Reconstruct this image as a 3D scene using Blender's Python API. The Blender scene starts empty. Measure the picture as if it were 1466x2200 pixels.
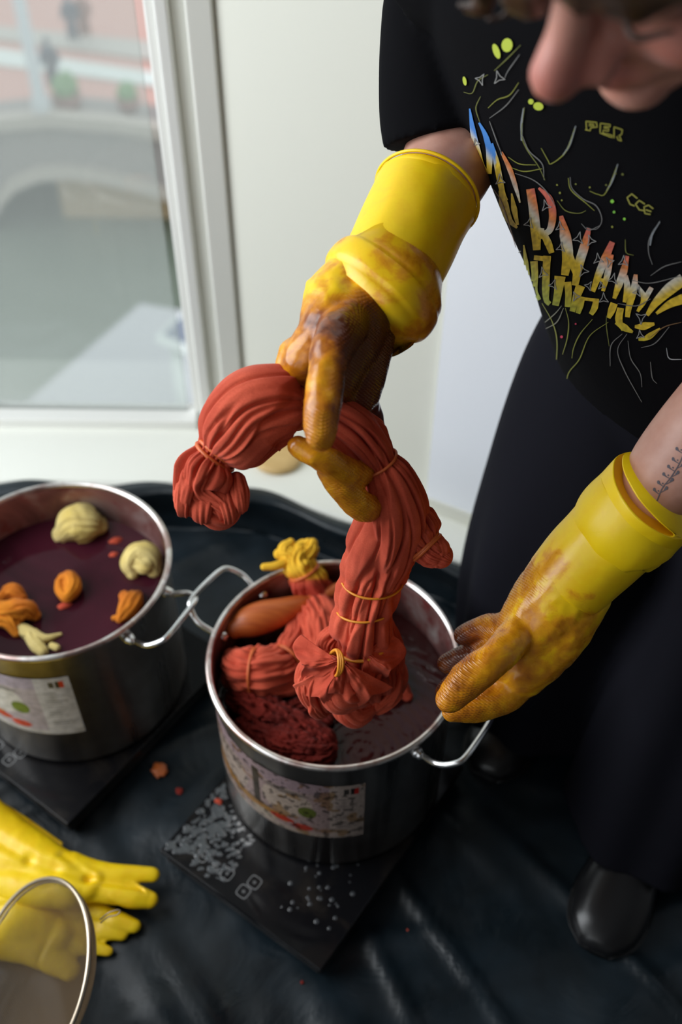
import bpy, bmesh, math, random
import numpy as np
from mathutils import Vector, Matrix
from mathutils.bvhtree import BVHTree
random.seed(4); rng = np.random.RandomState(4)
S = bpy.context.scene
C = S.collection

# ------------------------------------------------------------------ camera
FPX, PITCH, ROLL, CAMH = 2161.0, 0.8024, 0.011, 1.3452
_F = np.array([0, math.cos(PITCH), -math.sin(PITCH)]); _U = np.array([0, math.sin(PITCH), math.cos(PITCH)]); _R = np.array([1., 0, 0])
_cr, _sr = math.cos(ROLL), math.sin(ROLL)
RT = _cr * _R + _sr * _U; UP = -_sr * _R + _cr * _U; CAM = np.array([0, 0, CAMH])
cd = bpy.data.cameras.new('camera'); cam = bpy.data.objects.new('camera', cd); C.objects.link(cam)
cd.sensor_fit = 'HORIZONTAL'; cd.sensor_width = 36; cd.lens = FPX / 1466 * 36; cd.clip_start = .02; cd.clip_end = 400
m = Matrix((tuple(RT) + (0,), tuple(UP) + (0,), tuple(-_F) + (0,), (0, 0, 0, 1))).transposed(); m.translation = CAM; cam.matrix_world = m
cd.dof.use_dof = True; cd.dof.focus_distance = .93; cd.dof.aperture_fstop = 4.9
S.camera = cam

# ------------------------------------------------------------------ light
W = bpy.data.worlds.new('overcast'); S.world = W; W.use_nodes = True
W.node_tree.nodes['Background'].inputs[0].default_value = (.90, .96, 1.0, 1); W.node_tree.nodes['Background'].inputs[1].default_value = 1.35
def area(name, loc, target, sx, sy, power, col):
    l = bpy.data.lights.new(name, 'AREA'); l.shape = 'RECTANGLE'; l.size = sx; l.size_y = sy; l.energy = power; l.color = col
    o = bpy.data.objects.new(name, l); C.objects.link(o); o.location = loc
    o.rotation_euler = (Vector(target) - Vector(loc)).to_track_quat('-Z', 'Y').to_euler(); return o
area('window_daylight', (-1.55, .75, 1.35), (0, .9, .5), 1.5, 1.9, 44, (.93, .97, 1.0))
area('room_fill', (-1.2, -1.3, 2.0), (0, 1.2, .6), 1.4, 1.2, 5, (.95, .98, 1.0))  # added fill light from behind the camera, no seen source
S.view_settings.view_transform = 'Standard'; S.view_settings.look = 'None'; S.view_settings.gamma = 1; S.view_settings.use_curve_mapping = False
S.view_settings.exposure = 0
S.cycles.use_denoising = True; S.cycles.max_bounces = 8; S.cycles.transparent_max_bounces = 24; S.cycles.sample_clamp_indirect = 6
S.cycles.caustics_reflective = False; S.cycles.caustics_refractive = False

# ------------------------------------------------------------------ helpers
def at(px, py, t):
    dx, dy = (px - 733) / FPX, (py - 1100) / FPX
    return CAM + t * (_F + dx * RT - dy * UP)
def onz(px, py, z=0.):
    d = at(px, py, 1) - CAM; return CAM + d * ((z - CAMH) / d[2])
def ony(px, py, y):
    d = at(px, py, 1) - CAM; return CAM + d * (y / d[1])
def px2m(t): return t / FPX

_P = np.arange(256); np.random.RandomState(7).shuffle(_P); _P = np.concatenate([_P, _P, _P])
_G = np.random.RandomState(3).normal(size=(256, 3)); _G /= np.linalg.norm(_G, axis=1)[:, None]
def noise(p):
    p = np.asarray(p, float); i = np.floor(p).astype(int); f = p - i; i &= 255; u = f * f * f * (f * (f * 6 - 15) + 10); r = 0
    for dx in (0, 1):
        for dy in (0, 1):
            for dz in (0, 1):
                h = _P[_P[_P[(i[..., 0] + dx) & 255] + ((i[..., 1] + dy) & 255)] + ((i[..., 2] + dz) & 255)] & 255
                g = _G[h]; d = f - np.array([dx, dy, dz]); w = 1
                for k, s in enumerate((dx, dy, dz)): w = w * (u[..., k] if s else 1 - u[..., k])
                r = r + w * (g * d).sum(-1)
    return r * 1.5
def fbm(p, o=3):
    r = 0; a = 1.; p = np.asarray(p, float)
    for k in range(o): r = r + a * noise(p + 13.7 * k); p = p * 2.03; a *= .5
    return r
def sst(a, b, x): t = np.clip((x - a) / (b - a), 0, 1); return t * t * (3 - 2 * t)

def mk(name, V, Fc, mat=None, parent=None, smooth=True, attrs=None):
    me = bpy.data.meshes.new(name); V = np.asarray(V, float)
    me.from_pydata(V.tolist(), [], Fc if isinstance(Fc, list) else Fc.tolist()); me.update()
    if mat: me.materials.append(mat)
    if smooth: me.polygons.foreach_set('use_smooth', [True] * len(me.polygons))
    for k, a in (attrs or {}).items():
        ca = me.color_attributes.new(k, 'FLOAT_COLOR', 'POINT'); a = np.asarray(a, float)
        if a.shape[1] == 3: a = np.concatenate([a, np.ones((len(a), 1))], 1)
        ca.data.foreach_set('color', a.ravel())
    o = bpy.data.objects.new(name, me); C.objects.link(o)
    if parent: o.parent = parent; o.matrix_parent_inverse = parent.matrix_world.inverted() if False else Matrix.Translation(-parent.location)
    return o
def tag(o, label=None, cat=None, group=None, kind=None):
    for k, v in (('label', label), ('category', cat), ('group', group), ('kind', kind)):
        if v: o[k] = v
    return o
def thing(name, loc, label, cat, group=None):
    o = bpy.data.objects.new(name, None); C.objects.link(o); o.location = tuple(float(v) for v in loc); o.empty_display_size = .02
    return tag(o, label, cat, group)
def gridfaces(n, m, wrap=True, off=0):
    i, j = np.meshgrid(np.arange(n - 1), np.arange(m if wrap else m - 1), indexing='ij'); j2 = (j + 1) % m
    return (np.stack([i * m + j, i * m + j2, (i + 1) * m + j2, (i + 1) * m + j], -1).reshape(-1, 4) + off)
def spline(pts, n):
    """centripetal-ish Catmull-Rom through rows of pts, resampled to n rows"""
    P = np.asarray(pts, float); P = np.concatenate([[2 * P[0] - P[1]], P, [2 * P[-1] - P[-2]]]); k = len(P) - 3
    L = np.linalg.norm(np.diff(P[1:-1, :3], axis=0), axis=1); cum = np.concatenate([[0], np.cumsum(L)])
    s = np.linspace(0, cum[-1], n); i = np.clip(np.searchsorted(cum, s, 'right') - 1, 0, k - 1); t = ((s - cum[i]) / np.maximum(L[i], 1e-9))[:, None]
    a, b, c, d = P[i], P[i + 1], P[i + 2], P[i + 3]
    r = .5 * (2 * b + (c - a) * t + (2 * a - 5 * b + 4 * c - d) * t ** 2 + (3 * b - a - 3 * c + d) * t ** 3)
    return r, s
def frames(Cn, ref=None):
    T = np.gradient(Cn, axis=0); T /= np.linalg.norm(T, axis=1)[:, None]
    r = np.array(ref if ref is not None else (.3, .2, .9), float); N = np.zeros_like(T)
    n = r - T[0] * (r @ T[0]); 
    for i in range(len(T)):
        n = n - T[i] * (n @ T[i]); n = n / max(np.linalg.norm(n), 1e-9); N[i] = n
    return T, N, np.cross(T, N)
def sweep(pts, n=60, m=24, cap=True, rf=None, ref=None, flat=None):
    """pts rows x,y,z,r -> tube with rounded ends. rf(s, phi, r)-> radius grid"""
    Q, s = spline(pts, n); Cn, r = Q[:, :3], np.maximum(Q[:, 3], 1e-4)
    if cap:
        r0, r1 = r[0], r[-1]; L = s[-1]
        k = 7; e = np.linspace(0, 1, k + 1)[:-1]; a = np.sin(e * math.pi / 2)
        T0 = Cn[0] - Cn[1]; T0 /= np.linalg.norm(T0); T1 = Cn[-1] - Cn[-2]; T1 /= np.linalg.norm(T1)
        h0 = np.array([Cn[0] + T0 * r0 * math.cos(x * math.pi / 2) for x in e]); h1 = np.array([Cn[-1] + T1 * r1 * math.cos(x * math.pi / 2) for x in e])[::-1]
        s = np.concatenate([-r0 * np.cos(e * math.pi / 2), s, L + r1 * np.cos(e[::-1] * math.pi / 2)])
        Cn = np.concatenate([h0, Cn, h1]); r = np.concatenate([np.maximum(r0 * a, r0 * .02), r, np.maximum(r1 * a[::-1], r1 * .02)])
    T, N, B = frames(Cn, ref); ph = np.linspace(0, 2 * math.pi, m, endpoint=False)
    R = np.repeat(r[:, None], m, 1)
    if rf is not None: R = R * rf(s[:, None] + 0 * ph, ph[None] + 0 * s[:, None], R)
    fl = 1. if flat is None else flat
    V = Cn[:, None] + R[..., None] * (np.cos(ph)[None, :, None] * N[:, None] + fl * np.sin(ph)[None, :, None] * B[:, None])
    V = V.reshape(-1, 3); Fc = gridfaces(len(Cn), m).tolist()
    if cap:
        a0 = list(range(m))[::-1]; a1 = [(len(Cn) - 1) * m + j for j in range(m)]; Fc += [a0, a1]
    return V, Fc
def loft(rings, n=40, m=40, cap=True, p=2.0, rf=None):
    """rings rows: cx,cy,cz, ax,ay,az, bx,by,bz"""
    Q, s = spline([np.concatenate(r) for r in rings], n); ph = np.linspace(0, 2 * math.pi, m, endpoint=False)
    c, sn = np.cos(ph), np.sin(ph); c = np.sign(c) * abs(c) ** (2 / p); sn = np.sign(sn) * abs(sn) ** (2 / p)
    k = np.ones((n, m)) if rf is None else rf(s[:, None] + 0 * ph, ph[None] + 0 * s[:, None])
    V = Q[:, None, :3] + k[..., None] * (c[None, :, None] * Q[:, None, 3:6] + sn[None, :, None] * Q[:, None, 6:9])
    Fc = gridfaces(n, m).tolist()
    if cap: Fc += [list(range(m))[::-1], [(n - 1) * m + j for j in range(m)]]
    return V.reshape(-1, 3), Fc
def ell(c, a, b, d, n=14, m=20):
    th = np.linspace(0, math.pi, n + 1)[1:-1]; ph = np.linspace(0, 2 * math.pi, m, endpoint=False); c, a, b, d = map(lambda v: np.array(v, float), (c, a, b, d))
    V = c + np.cos(th)[:, None, None] * d + np.sin(th)[:, None, None] * (np.cos(ph)[None, :, None] * a + np.sin(ph)[None, :, None] * b)
    k = len(th); V = np.concatenate([V.reshape(-1, 3), [c + d, c - d]]); Fc = gridfaces(k, m).tolist()
    Fc += [[j, (j + 1) % m, k * m][::-1] for j in range(m)] + [[(k - 1) * m + j, (k - 1) * m + (j + 1) % m, k * m + 1] for j in range(m)]
    return V, Fc
def ball(c, r, **k): return ell(c, (r, 0, 0), (0, r, 0), (0, 0, r), **k)
def join(parts):
    Vs, Fs, o = [], [], 0
    for V, Fc in parts:
        V = np.asarray(V); Vs.append(V); Fs += [[i + o for i in f] for f in Fc]; o += len(V)
    return np.concatenate(Vs), Fs
def box(c, h, rz=0.):
    c = np.array(c, float); co, si = math.cos(rz), math.sin(rz); V = []
    for x in (-1, 1):
        for y in (-1, 1):
            for z in (-1, 1):
                X, Y = x * h[0], y * h[1]; V.append(c + [X * co - Y * si, X * si + Y * co, z * h[2]])
    return np.array(V), [[0, 1, 3, 2], [4, 6, 7, 5], [0, 4, 5, 1], [2, 3, 7, 6], [0, 2, 6, 4], [1, 5, 7, 3]]
def rbox(name, c, h, rz, bev, mat, parent=None, seg=3):
    V, Fc = box((0, 0, 0), h); bm = bmesh.new(); vs = [bm.verts.new(v) for v in V]
    for f in Fc: bm.faces.new([vs[i] for i in f])
    bmesh.ops.recalc_face_normals(bm, faces=bm.faces)
    bmesh.ops.bevel(bm, geom=bm.edges[:], offset=bev, segments=seg, affect='EDGES', profile=.5)
    co, si = math.cos(rz), math.sin(rz)
    V = [(c[0] + v.co.x * co - v.co.y * si, c[1] + v.co.x * si + v.co.y * co, c[2] + v.co.z) for v in bm.verts]
    bm.verts.index_update(); Fc = [[v.index for v in f.verts] for f in bm.faces]; bm.free()
    o = mk(name, V, Fc, mat, parent, smooth=False); return o
def remesh(parts, voxel, it=4, fac=.5):
    V, Fc = join(parts); me = bpy.data.meshes.new('tmp'); me.from_pydata(V.tolist(), [], Fc)
    bm = bmesh.new(); bm.from_mesh(me); bm.to_mesh(me); bm.free()
    o = bpy.data.objects.new('tmp', me); C.objects.link(o)
    md = o.modifiers.new('r', 'REMESH'); md.mode = 'VOXEL'; md.voxel_size = voxel
    if it: ms = o.modifiers.new('s', 'SMOOTH'); ms.iterations = it; ms.factor = fac
    dg = bpy.context.evaluated_depsgraph_get(); me2 = bpy.data.meshes.new_from_object(o.evaluated_get(dg))
    n = len(me2.vertices); A = np.empty(n * 3, np.float32); me2.vertices.foreach_get('co', A); A = A.reshape(-1, 3).astype(float)
    Nn = np.empty(n * 3, np.float32); me2.vertices.foreach_get('normal', Nn); Nn = Nn.reshape(-1, 3).astype(float)
    Fc = [list(p.vertices) for p in me2.polygons]
    bpy.data.objects.remove(o); bpy.data.meshes.remove(me); bpy.data.meshes.remove(me2)
    return A, Fc, Nn
def seg_dist(P, a, b):
    a, b = np.array(a), np.array(b); d = b - a; t = np.clip((P - a) @ d / (d @ d), 0, 1); return np.linalg.norm(P - a - t[:, None] * d, axis=1), t
def A4(px, py, t, rpx): return np.append(at(px, py, t), rpx * t / FPX)
def chain(rows, n=30, m=20, **k): return sweep([A4(*r) for r in rows], n, m, **k)
def ring_tube(center, a, b, r, n=96, m=10):
    th = np.linspace(0, 2 * math.pi, n, endpoint=False); c = np.array(center, float); a, b = np.array(a, float), np.array(b, float)
    Cn = c + np.cos(th)[:, None] * a + np.sin(th)[:, None] * b; T = -np.sin(th)[:, None] * a + np.cos(th)[:, None] * b; T /= np.linalg.norm(T, axis=1)[:, None]
    nn = np.cross(a, b); nn /= np.linalg.norm(nn); N = np.repeat(nn[None], n, 0); B = np.cross(T, N); ph = np.linspace(0, 2 * math.pi, m, endpoint=False)
    V = Cn[:, None] + r * (np.cos(ph)[None, :, None] * N[:, None] + np.sin(ph)[None, :, None] * B[:, None])
    i, j = np.meshgrid(np.arange(n), np.arange(m), indexing='ij'); i2, j2 = (i + 1) % n, (j + 1) % m
    return V.reshape(-1, 3), np.stack([i * m + j, i * m + j2, i2 * m + j2, i2 * m + j], -1).reshape(-1, 4).tolist()
def lathe(prof, c, m=96):
    ph = np.linspace(0, 2 * math.pi, m, endpoint=False); P = np.array(prof)
    V = np.stack([c[0] + P[:, 0:1] * np.cos(ph), c[1] + P[:, 0:1] * np.sin(ph), c[2] + P[:, 1:2] + 0 * ph], -1)
    return V.reshape(-1, 3), gridfaces(len(P), m).tolist()

# ------------------------------------------------------------------ materials
class M_:
    def __init__(s, name, col=(.5, .5, .5), rough=.5, metal=0., **kw):
        s.m = bpy.data.materials.new(name); s.m.use_nodes = True; s.t = s.m.node_tree; s.b = s.t.nodes['Principled BSDF']
        s.set('Base Color', tuple(col) + (1,)); s.set('Roughness', rough); s.set('Metallic', metal)
        for k, v in kw.items(): s.set(k.replace('_', ' '), v)
        s.co = s.n('ShaderNodeTexCoord').outputs['Object']
    def n(s, t, **kw):
        x = s.t.nodes.new(t)
        for k, v in kw.items(): setattr(x, k, v)
        return x
    def set(s, k, v):
        if hasattr(v, 'is_linked') or hasattr(v, 'links'): s.t.links.new(v, s.b.inputs[k])
        else: s.b.inputs[k].default_value = v
    def link(s, a, b): s.t.links.new(a, b)
    def noise(s, sc, det=4, dist=0., rough=.55, co=None, scl=None):
        x = s.n('ShaderNodeTexNoise'); x.inputs['Scale'].default_value = sc; x.inputs['Detail'].default_value = det; x.inputs['Distortion'].default_value = dist; x.inputs['Roughness'].default_value = rough
        c = co or s.co
        if scl: mp = s.n('ShaderNodeMapping'); mp.inputs['Scale'].default_value = scl; s.link(c, mp.inputs['Vector']); c = mp.outputs[0]
        s.link(c, x.inputs['Vector']); return x.outputs['Fac']
    def vor(s, sc, feat='F1', scl=None):
        x = s.n('ShaderNodeTexVoronoi'); x.feature = feat; x.inputs['Scale'].default_value = sc; c = s.co
        if scl: mp = s.n('ShaderNodeMapping'); mp.inputs['Scale'].default_value = scl; s.link(c, mp.inputs['Vector']); c = mp.outputs[0]
        s.link(c, x.inputs['Vector']); return x.outputs['Distance']
    def ramp(s, f, stops, interp='LINEAR'):
        x = s.n('ShaderNodeValToRGB'); x.color_ramp.interpolation = interp; e = x.color_ramp.elements
        while len(e) < len(stops): e.new(.5)
        for i, (p, c) in enumerate(stops):
            e[i].position = p; e[i].color = (tuple(c) + (1,)) if len(c) == 3 else c
        s.link(f, x.inputs[0]); return x.outputs[0]
    def math(s, op, a, b=None, cl=False):
        x = s.n('ShaderNodeMath', operation=op); x.use_clamp = cl
        for i, v in enumerate((a, b)):
            if v is None: continue
            if isinstance(v, (int, float)): x.inputs[i].default_value = v
            else: s.link(v, x.inputs[i])
        return x.outputs[0]
    def mix(s, f, a, b):
        x = s.n('ShaderNodeMix', data_type='RGBA')
        for i, v in ((0, f), (6, a), (7, b)):
            if isinstance(v, (int, float)): x.inputs[i].default_value = v
            elif isinstance(v, tuple): x.inputs[i].default_value = v + (1,)
            else: s.link(v, x.inputs[i])
        return x.outputs[2]
    def attr(s, name):
        x = s.n('ShaderNodeVertexColor'); x.layer_name = name; return x.outputs['Color']
    def bump(s, f, st, dist, prev=None):
        x = s.n('ShaderNodeBump'); x.inputs['Strength'].default_value = st; x.inputs['Distance'].default_value = dist; s.link(f, x.inputs['Height'])
        if prev: s.link(prev, x.inputs['Normal'])
        s.link(x.outputs[0], s.b.inputs['Normal']); return x.outputs[0]
def sep(M, col):
    x = M.n('ShaderNodeSeparateColor'); M.link(col, x.inputs[0]); return x.outputs
def plaster(name, c, v=.04):
    M = M_(name, c, .7); f = M.noise(2.5, 3); M.set('Base Color', M.mix(M.math('MULTIPLY', f, .35), c, tuple(x * .86 for x in c))); M.bump(M.noise(160, 3), .12, .001); return M.m
MAT = {}
MAT['cream'] = plaster('cream_paint', (.70, .70, .62)); MAT['cool_lit'] = plaster('cool_lit_wall', (.89, .92, .97)); MAT['white'] = plaster('white_gloss_paint', (.82, .82, .78))  # right wall's colour carries the bluish light that falls on it
MAT['frame'] = plaster('window_frame_paint', (.76, .76, .70)); MAT['roomwall'] = plaster('room_wall_paint', (.22, .21, .20)); MAT['ledge'] = plaster('ledge_paint', (.84, .85, .78))
def metal():
    M = M_('brushed_steel', (.60, .58, .56), .28, 1.); f = M.noise(6, 5, .4); st = M.noise(30, 3, scl=(1, 1, .06))
    M.set('Base Color', M.ramp(f, [(.35, (.30, .27, .25)), (.6, (.62, .60, .58))])); M.set('Roughness', M.ramp(st, [(.3, (.22,) * 3), (.7, (.42,) * 3)])); return M.m
MAT['steel'] = metal()
def rimmat():
    M = M_('worn_steel_rim', (.7, .66, .62), .3, 1.); f = M.noise(26, 4, .5); M.set('Base Color', M.ramp(f, [(.38, (.50, .36, .33)), (.55, (.82, .78, .75))])); return M.m
MAT['rim'] = rimmat()
def inner():
    M = M_('dye_stained_steel', (.4, .3, .28), .4, .8); f = M.noise(9, 6, 1.); g = M.noise(40, 4)
    c = M.ramp(f, [(.3, (.08, .03, .03)), (.5, (.28, .13, .12)), (.68, (.52, .44, .42))]); M.set('Base Color', M.mix(M.ramp(g, [(.56, (0,) * 3), (.7, (.7,) * 3)]), c, (.22, .02, .02))); return M.m
MAT['inner'] = inner()
MAT['handle'] = M_('handle_steel', (.80, .80, .80), .18, 1.).m
def dye(name, deep, ripple):
    M = M_(name, deep, .03); M.set('IOR', 1.33); M.set('Specular IOR Level', .4)
    n = M.noise(5, 4, 1.); M.set('Base Color', M.ramp(n, [(.35, deep), (.7, tuple(x * 2.2 for x in deep))]))
    w = M.noise(9, 2, .3); b = M.bump(w, .25, .004)
    if ripple:
        x = M.n('ShaderNodeTexWave', wave_type='RINGS', rings_direction='Z'); mp = M.n('ShaderNodeMapping'); mp.inputs['Location'].default_value = ripple
        M.link(M.co, mp.inputs[0]); M.link(mp.outputs[0], x.inputs[0]); x.inputs['Scale'].default_value = 22; x.inputs['Distortion'].default_value = 3.5; x.inputs['Detail'].default_value = 2; x.inputs['Detail Scale'].default_value = 2
        M.bump(x.outputs['Fac'], .25, .0016, b)
    return M.m
def tarp():
    M = M_('black_plastic_sheet', (.012, .015, .018), .34); M.set('Specular IOR Level', .34)
    g = M.noise(5, 5, .8); d = M.noise(60, 4)
    M.set('Base Color', M.ramp(M.noise(11, 5), [(.4, (.005, .009, .012)), (.75, (.013, .022, .030))]))  # bluish base tint stands in for cool light reflected off the sheet
    M.set('Roughness', M.ramp(g, [(.35, (.24,) * 3), (.65, (.5,) * 3)])); M.bump(d, .1, .002, M.bump(M.noise(8, 4, 1.5), .5, .006)); return M.m
MAT['tarp'] = tarp()
def glass_top():
    M = M_('cooker_glass', (.006, .006, .007), .08); M.set('Specular IOR Level', .18); f = M.noise(18, 5, .6); M.set('Base Color', M.ramp(f, [(.5, (.005, .005, .006)), (.8, (.018, .014, .011))])); M.set('Roughness', M.ramp(f, [(.4, (.07,) * 3), (.7, (.35,) * 3)])); return M.m
MAT['glass_top'] = glass_top(); MAT['black_plastic'] = M_('black_plastic', (.012, .012, .013), .4).m
MAT['icon'] = M_('printed_icon_grey', (.22, .22, .22), .5).m
def water_drop():
    M = M_('water_drops', (.05, .055, .06), .05); M.set('Specular IOR Level', 1.); M.set('Coat Weight', .6); return M.m
MAT['drop'] = water_drop()
def cloth(name, lo, hi, sc=1., extra=None):
    M = M_(name, hi, .85); f = M.noise(22, 5); c = M.ramp(f, [(.3, lo), (.65, hi)])
    M.set('Base Color', c); M.set('Sheen Weight', .06); M.set('Specular IOR Level', .25)
    M.set('Base Color', M.mix(M.ramp(M.noise(650, 2), [(.35, (.35,) * 3), (.6, (0,) * 3)]), c, lo)); wv = M.noise(900, 2); M.bump(wv, .25, .0006, M.bump(M.noise(70, 3, .6), .35, .0015)); return M.m
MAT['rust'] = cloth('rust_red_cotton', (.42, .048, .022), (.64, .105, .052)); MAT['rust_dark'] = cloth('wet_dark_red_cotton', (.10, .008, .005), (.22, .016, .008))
MAT['orange_c'] = cloth('orange_cotton', (.50, .13, .01), (.75, .26, .015)); MAT['cream_c'] = cloth('pale_cream_cotton', (.60, .45, .12), (.78, .64, .28)); MAT['band'] = M_('rubber_band', (.62, .13, .03), .5).m
MAT['band_y'] = M_('yellow_rubber_band', (.75, .28, .02), .45).m
def gcloth():
    M = M_('dip_dyed_cotton', (.7, .3, .02), .85); a = sep(M, M.attr('mask')); M.set('Base Color', M.ramp(a[0], [(.0, (.80, .46, .02)), (.45, (.75, .33, .015)), (.62, (.52, .075, .02)), (1, (.42, .04, .018))])); M.bump(M.noise(70, 3, .6), .3, .0015); return M.m
MAT['dip'] = gcloth()
def gmat(name, pw=1.):
    M = M_(name, (.9, .65, .01), .33); a = sep(M, M.attr('mask')); n = M.noise(38, 6, .8, .65); n2 = M.noise(110, 4, .3)
    v = M.math('ADD', a[0], M.math('MULTIPLY', M.math('SUBTRACT', n, .5), .85)); v = M.math('ADD', v, M.math('MULTIPLY', M.math('SUBTRACT', n2, .5), .25), True)
    c = M.ramp(v, [(.0, (.93, .64, .004)), (.30, (.90, .55, .004)), (.42, (.76, .34, .006)), (.62, (.55, .19, .006)), (.82, (.26, .065, .006)), (1., (.10, .022, .005))])
    M.set('Base Color', c); M.set('Roughness', M.ramp(v, [(0, (.42,) * 3), (.6, (.24,) * 3)])); M.set('Specular IOR Level', .55)
    x = M.n('ShaderNodeTexWave', wave_type='BANDS', bands_direction='DIAGONAL'); x.inputs['Scale'].default_value = 150; M.link(M.co, x.inputs[0])
    y = M.n('ShaderNodeTexWave', wave_type='BANDS', bands_direction='Z'); y.inputs['Scale'].default_value = 170; M.link(M.co, y.inputs[0])
    h = M.math('MULTIPLY', M.math('MULTIPLY', x.outputs['Fac'], y.outputs['Fac']), a[1]); M.bump(h, .6, .0012, M.bump(M.noise(55, 3, .5), .25, .0015)); return M.m
MAT['glove'] = gmat('dye_stained_rubber')
def skin():
    M = M_('skin', (.52, .29, .22), .45); M.set('Subsurface Weight', .15); M.set('Subsurface Radius', (.02, .008, .004)); a = sep(M, M.attr('mask'))
    n = M.noise(40, 4); c = M.ramp(n, [(.3, (.47, .23, .17)), (.7, (.56, .31, .24))]); c = M.mix(M.math('MULTIPLY', a[0], .75), c, (.45, .11, .09)); M.set('Base Color', c); M.bump(M.noise(500, 2), .12, .0005); return M.m
MAT['skin'] = skin()
def fabric(name, c):
    M = M_(name, c, .9); M.set('Specular IOR Level', .06); M.bump(M.noise(700, 2), .2, .0005, M.bump(M.noise(14, 3, .5), .3, .004)); return M.m
MAT['tee'] = fabric('black_jersey', (.0035, .0035, .0045)); MAT['trouser'] = fabric('charcoal_black_twill', (.0075, .0075, .011))
def vcol(name, rough=.6, e=0):
    M = M_(name, (.5, .5, .5), rough); M.set('Base Color', M.attr('col')); return M.m
MAT['vcol'] = vcol('printed_ink', .7); MAT['paper'] = vcol('printed_label', .45)
def hairm():
    M = M_('dark_brown_hair', (.03, .014, .008), .45); s = M.noise(60, 4, scl=(1, 1, .15)); M.set('Base Color', M.ramp(s, [(.3, (.012, .007, .005)), (.75, (.06, .025, .012))])); M.bump(s, .6, .002); return M.m
MAT['hair'] = hairm(); MAT['leather'] = M_('black_leather', (.008, .008, .009), .28).m
def wood(name, a, b):
    M = M_(name, a, .45); g = M.noise(14, 4, 1., scl=(1, 8, 1)); M.set('Base Color', M.ramp(g, [(.3, a), (.7, b)])); return M.m
MAT['spoon'] = wood('dyed_wood', (.36, .07, .015), (.52, .13, .025)); MAT['tanwood'] = wood('pale_tan_wood', (.55, .36, .14), (.66, .46, .20)); MAT['tanwood_stub'] = None
MAT['wire'] = M_('sieve_wire', (.30, .22, .14), .4, .6).m; MAT['brass_rim'] = M_('sieve_rim_steel', (.62, .52, .40), .3, .9).m
#PART2
# ------------------------------------------------------------------ room shell
def struct(name, V, Fc, mat, parent=None, smooth=False): 
    o = mk(name, V, Fc, mat, parent, smooth)
    if parent is None: o['kind'] = 'structure'
    return o
def wallslab(p0, p1, z0, z1, th=.12):
    """vertical slab between two plan points, thickness to the far side"""
    a, b = np.array(p0, float), np.array(p1, float); d = (b - a) / np.linalg.norm(b - a); n = np.array([-d[1], d[0]]) * th
    P = [a, b, b + n, a + n]; V = [(*q, z0) for q in P] + [(*q, z1) for q in P]
    return np.array(V), [[0, 3, 2, 1], [4, 5, 6, 7], [0, 1, 5, 4], [1, 2, 6, 5], [2, 3, 7, 6], [3, 0, 4, 7]]
WX0, WX1, WY = -1.62, -.184, 1.42
A0, A1 = (WX1, WY), (.147, 1.231); A2 = (2.2, 1.231 - .53 * 2.053)
struct('floor', *box((.3, -.6, -.06), (1.95, 2.04, .05)), MAT['roomwall'])
struct('wall_back', *join([wallslab((WX0, WY + .05), (-1.3, WY + .05), 0, 2.7), wallslab((-1.3, WY + .05), (WX1, WY + .05), 2.05, 2.7), wallslab((-1.3, WY + .03), (WX1, WY + .03), -.4, -.02, .03)]), MAT['white'])
struct('wall_angled', *wallslab(A0, A1, 0, 2.7), MAT['cream'])
struct('wall_right', *wallslab((A1[0] - .001, A1[1] - .012), A2, 0, 2.7), MAT['cool_lit'])
struct('wall_side', *wallslab((2.2, .25), (2.2, -2.6), 0, 2.7), MAT['roomwall'])
struct('wall_front', *wallslab((2.2, -2.6), (WX0, -2.6), 0, 2.7), MAT['roomwall'])
LX = WX0
struct('wall_left', *join([wallslab((LX, -2.6), (LX, WY + .1), 2.3, 2.7), wallslab((LX, -2.6), (LX, WY + .1), 0, .4), wallslab((LX, -2.6), (LX, -1.9), .4, 2.3), wallslab((LX, -.7), (LX, 0), .4, 2.3), wallslab((LX, 1.5), (LX, WY + .1), .4, 2.3)]), MAT['roomwall'])  # rear opening added to go with the fill light
struct('ceiling', *box((.3, -.6, 2.75), (2.0, 2.2, .05)), MAT['roomwall'])
def yfront(x): 
    x = np.asarray(x, float); k = .03; d = x + .16; sp = k * np.log1p(np.exp(np.clip(d / k, -50, 50))); return 1.272 - .485 * sp
# ledge: a low white boxed sill that follows both walls
xs = np.linspace(WX0, 1.6, 90); yb = np.where(xs < WX1, WY + .02, A0[1] + (xs - A0[0]) * -.571) + .02
zt = .097; V = []
for x, yf_, y_ in zip(xs, yfront(xs), yb): V += [(x, yf_, 0), (x, yf_, zt - .006), (x, yf_ + .006, zt), (x, max(y_, yf_ + .02), zt)]
struct('trim_1', np.array(V), gridfaces(len(xs), 4, wrap=False).tolist(), MAT['ledge'])
# skirting strip where the right wall meets the ledge
d = np.array([A2[0] - A1[0], A2[1] - A1[1]]); d /= np.linalg.norm(d); n_ = np.array([d[1], -d[0]]) 
q0 = np.array(A1) + np.array([0, -.012]) + n_ * .006; struct('baseboard_right', *wallslab(q0 - d * .0, q0 + d * 1.6, .097, .125, .012), MAT['cream'])
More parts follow.
